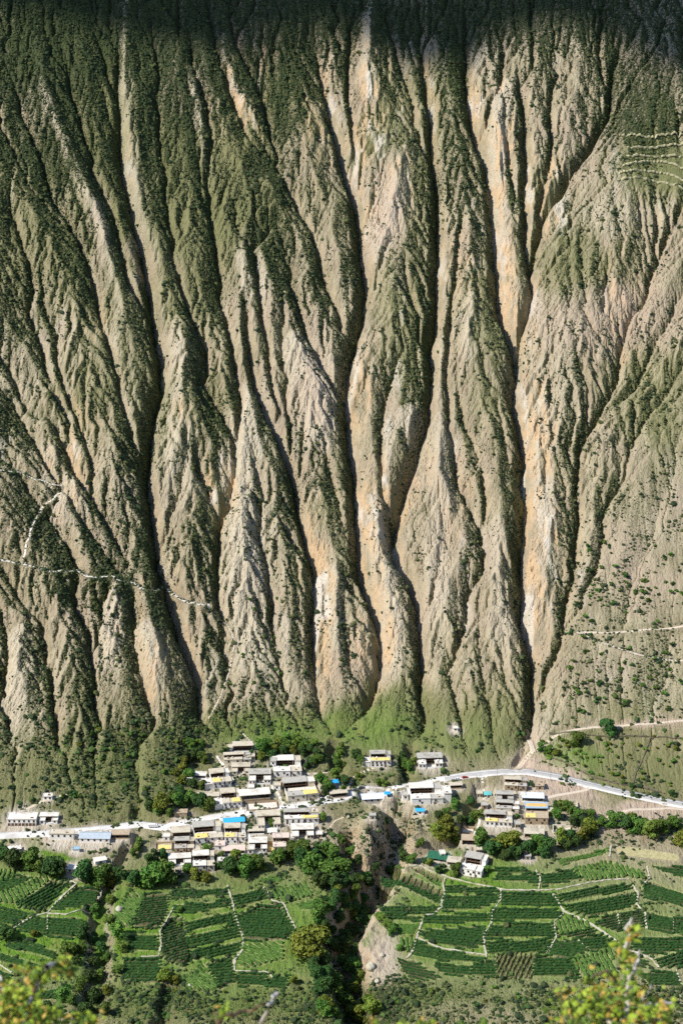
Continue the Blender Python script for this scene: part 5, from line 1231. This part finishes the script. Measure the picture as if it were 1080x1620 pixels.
def gallery(root, x0, x1, y0, y1, h, wm, rm, inner=None, floor=True):
    t = .45
    Boxes().box(x0, x1, y1 - t, y1, -1.6, h, .04).box(x0, x0 + t, y0 + .3, y1 - t - .01, -1.6, h, .04).box(x1 - t, x1, y0 + .3, y1 - t - .01, -1.6, h, .04).put('wall', wm, root)
    ib = Boxes().box(x0 + t + .01, x1 - t - .01, y1 - t - 1.2, y1 - t - .02, -.3, h - .05)
    ib.put('porch_wall', inner or RED, root)
    b = Boxes()
    n = max(2, int((x1 - x0) / 3))
    for k in range(n + 1):
        x = x0 + .3 + (x1 - x0 - .6) * k / n
        b.box(x - .1, x + .1, y0 + .2, y0 + .4, -.2, h - .19)
    b.box(x0 + .2, x1 - .2, y0 + .2, y0 + .4, h - .2, h + .01)
    if h > 4: b.box(x0 + t + .02, x1 - t - .02, y0 + .5, y1 - t - 1.25, h * .48, h * .48 + .18).box(x0 + t + .02, x1 - t - .02, y0 + .42, y0 + .49, h * .48 + .1, h * .48 + .9)
    b.put('porch_frame', WOOD, root)
    r = Boxes().box(x0 - .5, x1 + .5, y0 - .9, y1 + .4, h + .02, h + .42, .08)
    r.put('roof', rm, root)
def corn(root_o, x0, x1, y0, y1, z, col, nick):
    n, m = 12, 6
    V = []
    for i in range(n + 1):
        for j in range(m + 1):
            e = (i in (0, n)) or (j in (0, m))
            V.append((x0 + (x1 - x0) * i / n + random.uniform(-.12, .12), y0 + (y1 - y0) * j / m + random.uniform(-.12, .12), z + (.01 if e else random.uniform(.10, .22))))
    F_ = [(i * (m + 1) + j, (i + 1) * (m + 1) + j, (i + 1) * (m + 1) + j + 1, i * (m + 1) + j + 1) for i in range(n) for j in range(m)]
    me = bpy.data.meshes.new('drying_corn'); me.from_pydata(V, [], F_); me.materials.append(CORN[col])
    o = link('drying_corn', me, None, label=f'{col} corn on the {nick}', category='corn', group='corn drying on roofs')
    o.matrix_world = root_o.matrix_basis
def corn_span(side, x0, x1):
    return {'l': (x0 + .4, x0 + (x1 - x0) * .48), 'r': (x0 + (x1 - x0) * .52, x1 - .4), 'a': (x0 + .4, x1 - .4)}[side]
for hi, ((u, v, wp, d, h, rot, kind, o_, lab), (x, y, z, w)) in enumerate(zip(HOUSES, SITES)):
    nm = {'blk': 'house', 'court': 'courtyard_house', 'u': 'winged_house', 'gal': 'porch_house', 'metal': 'metal_roofed_shed', 'yard': 'walled_yard', 'tarp': 'canopy', 'ruin': 'ruined_house'}[kind]
    if w < 6.5 and kind == 'blk': nm = 'hut'
    r = bpy.data.objects.new(nm, None); COL.objects.link(r)
    r.location = (x, y, z); r.rotation_euler = (0, 0, radians(rot)); r.empty_display_size = 1
    r['label'] = lab; r['category'] = {'blk': 'house', 'court': 'house', 'u': 'house', 'gal': 'house', 'metal': 'shed', 'yard': 'yard', 'tarp': 'canopy', 'ruin': 'ruin'}[kind]
    r['group'] = 'houses and sheds of the village'
    bpy.context.view_layer.update()
    wm = WALLC[o_.get('wall', 'white')]; rm = ROOFC[o_.get('roof', 'cream')]
    cs, ccol, nick = o_.get('corn'), o_.get('ccol', 'yellow'), 'roof of the ' + o_.get('nick', '')
    hw = w / 2
    if kind == 'blk':
        block(r, -hw, hw, 0, d, h, wm, rm)
        if o_.get('arc'):
            windows(r, w, o_['win'], -.02, h * .58)
            Boxes().box(-hw + .4, hw - .4, -.25, -.01, .1, h * .42).put('arcade', WOOD, r)
            b = Boxes()
            for k in range(9): xx = -hw + .3 + (w - .6) * k / 8; b.box(xx - .15, xx + .15, -.45, -.26, -.8, h * .45)
            b.put('arcade_posts', wm, r)
        elif o_.get('win'):
            windows(r, w, o_['win'], -.02, max(h - 2.1, .7))
            if h > 4.4 and w > 9: windows(r, w, o_['win'] - 1, -.02, .7)
        if cs: a, b_ = corn_span(cs, -hw, hw); corn(r, a, b_, .5, d * .7, h + .35, ccol, nick)
    elif kind == 'gal':
        gallery(r, -hw, hw, d * .15, d, h, wm, rm, WOOD if hi % 2 else RED)
        Boxes().box(-hw, hw, 0, .35, -1.6, .7, .05).put('terrace_wall', wm, r)
        if o_.get('annex'): block(r, -hw - w * .28, -hw - .5, 0, d * .7, h * .75, wm, rm)
        if cs: a, b_ = corn_span(cs, -hw, hw); corn(r, a, b_, d * .3, d * .8, h + .43, ccol, nick)
    elif kind == 'court':
        df = min(6.5, d * .38); dr = min(7, d * .36)
        sx_ = hw * random.choice((-.25, .2, .35)); s2 = ROOFC[random.choice(('white', 'cream', 'grey'))]
        block(r, -hw, sx_, 0, df, h, wm, rm, False, .3)
        block(r, sx_ + .62, hw, .25, df, h - random.uniform(.3, .6), wm, s2 if not cs else rm, False, .3)
        if h > 4.2:
            windows(r, w, o_['win'], -.02, h - 2.2)
            windows(r, w, max(1, o_['win'] - 2), -.02, .9, -hw, hw * .3)
            dd = link('door', DOORM, r); dd.location = (hw * .45, -.02, -.1)
        else: windows(r, w, o_['win'], -.02, h - 2.1)
        gallery(r, -hw, hw - w * .26, d - dr, d, h + 1.6, WALLC['mud'] if o_.get('wall', 'white') in ('mud', 'cream') else wm, ROOFC['grey'] if (hi % 3 == 1) else rm, RED if hi % 2 else WOOD)
        block(r, hw - w * .26 + 1.0, hw, d - dr - .8, d - .2, h + .9, wm, s2, True, .25)
        Boxes().box(-hw, -hw + .4, df + .02, d - dr + .28, -1.6, h * .8, .05).put('courtyard_wall', wm, r)
        Boxes().box(hw - .4, hw, df + .35, d - dr - 1.1, -1.6, h * .75, .05).put('courtyard_wall', wm, r)
        Boxes().box(-hw + .42, hw - .42, df + .03, d - dr - .02, -1.5, h * .40).put('courtyard_floor', YARD, r)
        Boxes().box(-hw + w * .1, -hw + w * .16, df - 1.2, df - .6, h + .30, h + 1.1).put('chimney', wm, r)
        if o_.get('annex'): block(r, -hw - w * .42, -hw - .45, .8, d * .55, h * .72, wm, ROOFC['white'])
        if o_.get('tall'): block(r, hw + .5, hw + w * .26, 1.5, d * .6, h + 2.6, wm, ROOFC['white'])
        if cs: a, b_ = corn_span(cs, -hw, hw); corn(r, a, b_, .2, df - .2, h + .34, ccol, nick)
    elif kind == 'u':
        dr = min(7, d * .5); ww = w * .30
        gallery(r, -hw, hw, d - dr, d, h + .8, wm, rm, RED if hi % 2 else WOOD)
        for s in (-1, 1):
            xa, xb = (-hw, -hw + ww) if s < 0 else (hw - ww, hw)
            yy = 0 if s < 0 else d * .08
            block(r, xa, xb, yy, d - dr - 1.0, h * (.84 if s < 0 else .78), wm, ROOFC['white'] if hi % 2 else rm)
            windows(r, 0, 1 if w < 14 else 2, yy - .02, h * .4, xa, xb)
        Boxes().box(-hw + ww + .4, hw - ww - .4, .4, .8, -1.6, 1.3, .05).put('courtyard_wall', wm, r)
        Boxes().box(-hw + ww + .4, hw - ww - .4, .82, d - dr - .95, -1.5, .06).put('courtyard_floor', YARD, r)
    elif kind == 'metal':
        Boxes().box(-hw, hw, 0, d, -1.6, h, .03).put('wall', WALLC['white' if o_['col'] != 'paleblue' else 'grey'], r)
        rz = h + .04; rh = d * .16; e = .5
        pts = [(-hw - e, -e, rz), (hw + e, -e, rz), (hw + e, d + e, rz), (-hw - e, d + e, rz), (-hw - e, d * .55, rz + rh), (hw + e, d * .55, rz + rh)]
        Boxes().poly(pts, [(0, 1, 5, 4), (4, 5, 2, 3), (0, 4, 3), (1, 2, 5), (0, 3, 2, 1)]).put('roof', METC[o_['col']], r)
        windows(r, w, max(1, int(w / 4)), -.02, h - 1.9)
    elif kind == 'tarp':
        b = Boxes()
        for sx in (-1, 1):
            for yy in (.2, d - .2): b.box(sx * (hw - .2) - .08, sx * (hw - .2) + .08, yy - .08, yy + .08, -1, h - (.25 if yy < 1 else 0))
        b.put('post', WOOD, r)
        n, m = 8, 6; V = []
        for i in range(n + 1):
            for j in range(m + 1):
                V.append((-hw + w * i / n, d * j / m, h - .3 + .3 * j / m + .25 * sin(pi * i / n) - .12 * sin(3 * i + j)))
        F_ = [(i * (m + 1) + j, (i + 1) * (m + 1) + j, (i + 1) * (m + 1) + j + 1, i * (m + 1) + j + 1) for i in range(n) for j in range(m)]
        me = bpy.data.meshes.new('cover'); me.from_pydata(V, [], F_); me.materials.append(TARPC[o_['col']]); link('cover', me, r)
    elif kind in ('yard', 'ruin'):
        wmm = wm if 'wall' in o_ else WALLC['mud' if kind == 'yard' else 'cream']
        b = Boxes().box(-hw, hw, 0, .4, -1.8, h * .45, .06).box(-hw, hw, d - .4, d, -1.5, h, .08).box(-hw, -hw + .4, .42, d - .42, -1.5, h * .8, .08).box(hw - .4, hw, .42, d - .42, -1.5, h * .7, .08)
        if kind == 'ruin': b.box(-.2, .2, .42, d - .42, -1.5, h * .8, .1).box(.3, hw - .5, d * .5, d * .5 + .4, -1.5, h * .6, .1)
        b.put('wall', wmm, r)
        Boxes().box(-hw + .42, hw - .42, .42, d - .42, -1.4, .25).put('yard_floor', YARD, r)
        if cs: a, b_ = corn_span(cs, -hw + .5, hw - .5); corn(r, a, b_, .8, d - .8, .27, ccol, 'floor of the ' + o_['nick'])

# ------------------------------------------------------------------ vehicles, boulders, poles
def lathe_wheel():
    V, Q = [], []
    for k in range(12):
        a = k * pi / 6
        for yy, rr_ in ((-.12, .2), (-.12, .34), (.12, .34), (.12, .2)): V.append((cos(a) * rr_, yy, sin(a) * rr_))
    for k in range(12):
        for j in range(3): Q.append((k * 4 + j, (k + 1) % 12 * 4 + j, (k + 1) % 12 * 4 + j + 1, k * 4 + j + 1))
    Q.append(tuple(k * 4 for k in range(12))); Q.append(tuple(k * 4 + 3 for k in range(12)))
    me = bpy.data.meshes.new('wheel'); me.from_pydata(V, [], Q); me.materials.append(plain('tyre', (.02, .02, .02))); return me
WHEEL = lathe_wheel()
def profile(name, pts, half, mat, parent, taper=0.0, ztap=.9):
    n = len(pts); V = []
    for s in (-1, 1):
        for x, z in pts: V.append((x, s * (half - (taper if z > ztap else 0)), z))
    Q = [tuple(range(n))[::-1], tuple(range(n, 2 * n))] + [(i, (i + 1) % n, n + (i + 1) % n, n + i) for i in range(n)]
    me = bpy.data.meshes.new(name); me.from_pydata(V, [], Q); me.materials.append(mat); return link(name, me, parent)
def vehicle(u, v, ang, col, truck, lab):
    x, y, z = hit(u, v, hf)
    r = bpy.data.objects.new('parked_truck' if truck else 'parked_car', None); COL.objects.link(r)
    r.location = (x, y, float(hf(x, y)) + .14); r.rotation_euler = (0, 0, radians(ang)); r['label'] = lab; r['category'] = 'truck' if truck else 'car'; r['group'] = 'vehicles on the road'
    paint = plain('paint', col, None, 1, .35, .5)
    if not truck:
        profile('body', [(-2.2, .35), (-2.25, .85), (-1.5, .98), (1.0, .98), (2.1, .82), (2.2, .4)], .88, paint, r)
        profile('windows', [(-1.75, .985), (-1.2, 1.46), (.35, 1.46), (1.0, .985)], .80, GLASS, r, .1, 1.2)
        profile('roof', [(-1.25, 1.465), (-1.1, 1.53), (.25, 1.53), (.4, 1.465)], .70, paint, r)
        wx, wz, hy = 1.35, .34, .82
    else:
        profile('cab', [(1.6, .5), (1.6, 2.3), (2.7, 2.25), (3.1, 1.5), (3.2, .5)], 1.05, paint, r)
        profile('windscreen', [(2.75, 2.2), (3.12, 1.5), (3.16, 1.52), (2.79, 2.22)], .95, GLASS, r)
        profile('cargo_box', [(-3.4, .8), (-3.4, 2.7), (1.45, 2.7), (1.45, .8)], 1.12, paint, r)
        wx, wz, hy = 2.3, .45, .95
    for sx in (-1, 1):
        for sy in (-1, 1):
            q = link('wheel', WHEEL, r); q.location = (sx * wx, sy * hy, wz if truck else .34)
            if truck: q.scale = (1.3, 1.3, 1.3)
for a in [(243, 1309, 4, (.75, .75, .75), 1, 'white box truck on the left road where the side gully passes'), (509, 1265, 16, (.55, .56, .58), 0, 'silver car, leftmost of three beside the road east of the village'),
          (520, 1262, 16, (.78, .78, .78), 0, 'white car, middle of three beside the road east of the village'), (528, 1260, 16, (.05, .05, .06), 0, 'dark car, rightmost of three beside the road east of the village'),
          (562, 1251, 12, (.10, .11, .12), 0, 'dark car at the bend left of the pale blue hall'), (572, 1248, 14, (.06, .06, .07), 0, 'black car on the verge right behind the pale blue hall'),
          (724, 1234, 12, (.80, .80, .80), 0, 'white car on the road above the beige roadside shed'), (735, 1231, 12, (.40, .05, .04), 0, 'red car on the road above the beige roadside shed')]:
    vehicle(*a)
def rock_mesh(seed):
    bm = bmesh.new(); bmesh.ops.create_icosphere(bm, subdivisions=3, radius=1)
    r = np.random.default_rng(seed); pl = r.normal(size=(9, 3)); pl /= np.linalg.norm(pl, axis=1)[:, None]
    for vt in bm.verts:
        c = np.array(vt.co); m = (pl @ c).max(); vt.co = Vector(c * (min(1, .82 / max(m, .1)) * .95 + .03 * sin(7 * c[0] + 5 * c[1])))
    me = bpy.data.meshes.new('boulder'); bm.to_mesh(me); bm.free(); me.materials.append(STONE); return me
for u, v, rp, lab in [(586, 1531, 8, 'large pale rounded boulder on the right bank of the gorge'), (189, 1440, 6, 'pale boulder at the edge of the striped plot beside the left ravine'), (596, 1553, 4, 'small pale boulder just below the large rounded one'),
                      (604, 1512, 4, 'angular pale rock above the large rounded boulder'), (552, 1292, 4, 'grey rock beside the footpath west of the rock spur'), (300, 1560, 3, 'small pale rock on the rough bank below the left vineyards')]:
    x, y, z = hit(u, v, hf); m = 1350 / F
    o = link('boulder', rock_mesh(int(u)), None, label=lab, category='boulder', group='boulders'); o.location = (x, y, z + rp * m * .3); o.scale = (rp * m, rp * m * 1.1, rp * m * .85)
POLE = Boxes().box(-.13, .13, -.13, .13, -1, 8).box(-1.0, 1.0, -.08, .08, 7.2, 7.35).mesh('utility_pole', plain('pole_wood', (.30, .27, .23), (.42, .39, .34), 2))
for u, v, lab in [(246, 1300, 'utility pole above the white truck on the left road'), (292, 1303, 'utility pole at the west entrance of the village road'), (388, 1294, 'utility pole beside the road right of the bright blue roof'), (468, 1282, 'utility pole at the street junction in the village'),
                  (556, 1262, 'utility pole by the roadside left of the pale blue hall'), (704, 1240, 'utility pole behind the tall white block east of the gorge'), (786, 1228, 'utility pole beside the road above the right village'), (870, 1236, 'utility pole on the road edge right of the right village')]:
    x, y, z = hit(u, v, hf); o = link('utility_pole', POLE, None, label=lab, category='utility pole', group='utility poles along the road'); o.location = (x, y, z)
# ------------------------------------------------------------------ unseen cumulus added toward the sun, shaped to shade the top of the face
def shade_cloud(center, size, seed):
    r = np.random.default_rng(seed); n, m = 150, 60
    A, Bm = np.meshgrid(np.linspace(-1, 1, n), np.linspace(-1, 1, m))
    edge = 1 - np.maximum(np.abs(A) ** 3, np.abs(Bm) ** 2)
    bump = np.zeros_like(A)
    for k in range(9):
        f = 1.6 * 1.55 ** k; a, b, c, d_ = r.uniform(0, 6.28, 4)
        bump += np.sin(A * f * 3 + a + 1.3 * np.sin(Bm * f + c)) * np.sin(Bm * f * 1.2 + b + 1.1 * np.sin(A * f * 2 + d_)) / (1 + k) ** .8
    th = np.clip(edge * 1.0 + bump * 1.1 - .30, 0, 1.5)
    X = center[0] + A * size[0]; Y = center[1] + Bm * size[1] - A * 125
    th = np.clip(th + .30 * np.clip(A + .1, 0, 1) * (edge > .12) * (Bm > -.9), 0, 1.5)
    top = center[2] + th * size[2]; bot = center[2] - th * size[2] * .25
    i = np.arange(n * m).reshape(m, n)
    q1 = np.stack([i[:-1,:-1], i[:-1,1:], i[1:,1:], i[1:,:-1]], -1)
    keep = ((th[:-1,:-1] + th[1:,1:] + th[:-1,1:] + th[1:,:-1]) > .02)
    q1 = q1[keep]; V = np.concatenate([np.stack([X, Y, top], -1).reshape(-1, 3), np.stack([X, Y, bot], -1).reshape(-1, 3)])
    Q = np.concatenate([q1, q1[:, ::-1] + n * m])
    return np_mesh('shade_cloud', V, Q, plain('cloud_white', (.85, .85, .86)), True)
tgt = np.array((190., 1914., 590.)); cpos = tgt + np.array(sun_dir) * 4600
link('shade_cloud', shade_cloud(cpos, (760, 205, 80), 4), kind='structure')
# ------------------------------------------------------------------ thorny bushes at the camera's feet, out of focus
TW = plain('grey_twig', (.42, .38, .33), (.66, .62, .56), 12); TWB = plain('brown_twig', (.10, .065, .04), (.20, .13, .08), 12); TWR = plain('rusty_leaf', (.50, .20, .07), (.62, .34, .16), 20)
LF = [plain('leaf_lime', (.15, .235, .018), (.31, .39, .04), 30, .6), plain('leaf_green', (.06, .12, .02), (.13, .20, .03), 30, .6), plain('leaf_orange', (.36, .22, .04), (.46, .34, .08), 30, .6)]
def fpt(u, v, dist):
    a, b, c = ray(u, v); s = dist / math.sqrt(a * a + b * b + c * c); return np.array((a * s, b * s, CAM_Z + c * s))
def tube(V, Q, pts, r0, r1):
    pts = [np.asarray(p, float) for p in pts]; n = len(pts); b0 = len(V)
    for i, p in enumerate(pts):
        d = pts[min(i + 1, n - 1)] - pts[max(i - 1, 0)]; d /= np.linalg.norm(d) + 1e-9
        a = np.cross(d, [.31, .92, .2]); a /= np.linalg.norm(a); b = np.cross(d, a); rr_ = r0 + (r1 - r0) * i / (n - 1)
        for k in range(6): V.append(p + (a * cos(k * pi / 3) + b * sin(k * pi / 3)) * rr_)
    for i in range(n - 1):
        for k in range(6): Q.append((b0 + i * 6 + k, b0 + i * 6 + (k + 1) % 6, b0 + (i + 1) * 6 + (k + 1) % 6, b0 + (i + 1) * 6 + k))
def leaves(cents, seed, n_per, size, spread):
    r = np.random.default_rng(seed); V, Q, MI = [], [], []
    for c, s_ in cents:
        for _ in range(n_per):
            p = c + r.normal(0, spread * s_, 3); nrm = r.normal(size=3); nrm[2] = abs(nrm[2]) + .3; nrm /= np.linalg.norm(nrm)
            t = np.cross(nrm, r.normal(size=3)); t /= np.linalg.norm(t); b = np.cross(nrm, t); L = size * r.uniform(.6, 1.3); W = L * .42
            k = len(V); V += [p, p + t * L * .4 + b * W, p + t * L, p + t * L * .4 - b * W, p + t * L * .45 + nrm * L * .12]
            Q += [(k, k + 1, k + 4), (k + 1, k + 2, k + 4), (k + 2, k + 3, k + 4), (k + 3, k, k + 4)]; MI += [r.choice(3, p=[.5, .28, .22])] * 4
    return np.array(V), np.array(Q), np.array(MI)
def bush(lab, dist, twigs, clumps, seed, size=.024, root=None, npl=26, spread=.017, pale=()):
    """twigs: list of pixel polylines with radius; clumps: (u, v, size)"""
    r = np.random.default_rng(seed)
    g = fpt(root[0], root[1], dist); gz = float(base(0, max(g[1], 0.7)))
    o = bpy.data.objects.new('thorny_shrub', None); COL.objects.link(o); o.location = (g[0], g[1], gz); o['label'] = lab; o['category'] = 'shrub'; o['group'] = 'blurred shrubs in front'
    org = np.array((g[0], g[1], gz))
    V, Q = [], []; V2, Q2 = [], []
    for k, (pts, r0) in enumerate(twigs):
        W3 = [fpt(a, b, dist + r.normal(0, .10)) - org for a, b in pts]
        if pts[-1][1] > 1590: W3.append(np.array((r.normal(0, .04), r.normal(0, .04), -.03)))
        out = []
        for p, q in zip(W3[:-1], W3[1:]):
            for t in np.linspace(0, 1, 6)[:-1]: out.append(p * (1 - t) + q * t + r.normal(0, .0025, 3))
        out.append(W3[-1])
        tube(*((V2, Q2) if k in pale else (V, Q)), out, r0 * .5, r0)
    link('stem', np_mesh('stem', np.array(V), np.array(Q), TWB, True), o)
    if V2: link('twig', np_mesh('twig', np.array(V2), np.array(Q2), TW, True), o)
    cents = [(fpt(u, v, dist + r.normal(0, .13)) - org, s) for u, v, s in clumps]
    Vl, Ql, MI = leaves(cents, seed + 1, npl, size, spread)
    link('leaves', np_mesh('leaves', Vl, Ql, None, False, None, LF, MI), o)
rl = np.random.default_rng(5)
cl = [(1000, 1475, .6), (985, 1500, .8), (990, 1520, .9), (1000, 1540, .9), (975, 1555, 1), (1010, 1560, .9)]
cl += [(rl.normal(975, 42), rl.uniform(1568, 1650), 1.6) for _ in range(32)] + [(rl.uniform(880, 1050), rl.uniform(1600, 1660), 1.6) for _ in range(17)] + [(1040, 1590, 1.2), (1055, 1605, 1.0), (905, 1590, 1.1), (895, 1570, .8)]
bush('blurred thorny shrub with lime leaves at the lower right', 6.2,
     [([(1000, 1462), (990, 1500), (995, 1560), (985, 1640)], .011), ([(1012, 1505), (998, 1540), (990, 1575)], .008), ([(1062, 1585), (1020, 1590), (985, 1625)], .008), ([(935, 1545), (960, 1535), (990, 1575)], .006),
      ([(890, 1580), (930, 1600), (975, 1640)], .008), ([(1000, 1450), (990, 1470)], .008), ([(870, 1560), (905, 1605), (930, 1640)], .005), ([(915, 1580), (950, 1600), (980, 1640)], .009), ([(1030, 1560), (1005, 1600), (990, 1640)], .007), ([(950, 1570), (965, 1600), (980, 1640)], .008), ([(1050, 1610), (1010, 1620), (985, 1650)], .007), ([(900, 1600), (940, 1625), (970, 1650)], .006)], cl, 11, root=(975, 1700), pale=(1, 2, 4, 5, 7, 0, 8, 10))
cl = [(100, 1528, .7), (85, 1535, .8), (70, 1540, .9), (60, 1555, .9), (40, 1540, .8), (30, 1560, .8), (45, 1575, 1), (105, 1535, .6), (10, 1560, .8), (60, 1545, .8)]
cl += [(rl.uniform(-20, 75), rl.uniform(1580, 1650), 1.5) for _ in range(40)] + [(rl.uniform(60, 150), rl.uniform(1612, 1670), 1.2) for _ in range(10)]
bush('blurred thorny shrub with yellow-green leaves at the lower left corner', 6.0,
     [([(108, 1520), (85, 1525), (65, 1545), (50, 1575), (40, 1640)], .009), ([(62, 1548), (55, 1565)], .009), ([(90, 1522), (74, 1530)], .009), ([(35, 1548), (45, 1560)], .007), ([(50, 1578), (42, 1600), (38, 1640)], .010), ([(0, 1545), (5, 1580), (-5, 1640)], .010), ([(25, 1562), (0, 1565)], .006)], cl, 12, root=(40, 1700), pale=(1, 2, 3, 4, 5))
cl = [(rl.uniform(590, 770), rl.uniform(1622, 1670), 1.2) for _ in range(16)] + [(345, 1612, .8), (352, 1600, .6)] 
bush('blurred bare grey twig with rusty leaves at the bottom centre', 5.6,
     [([(436, 1572), (424, 1595), (405, 1640)], .007), ([(415, 1590), (390, 1600), (355, 1606), (330, 1640)], .007), ([(440, 1570), (432, 1580)], .004), ([(340, 1600), (345, 1640)], .005)], cl[16:], 13, root=(405, 1700), npl=10, pale=(0, 2))
bush('blurred low leafy sprigs along the bottom edge right of the gorge', 5.8, [([(640, 1618), (650, 1660)], .005), ([(700, 1615), (690, 1660)], .005), ([(745, 1620), (735, 1660)], .005)], cl[:16], 14, root=(690, 1720), npl=18, pale=(1,))
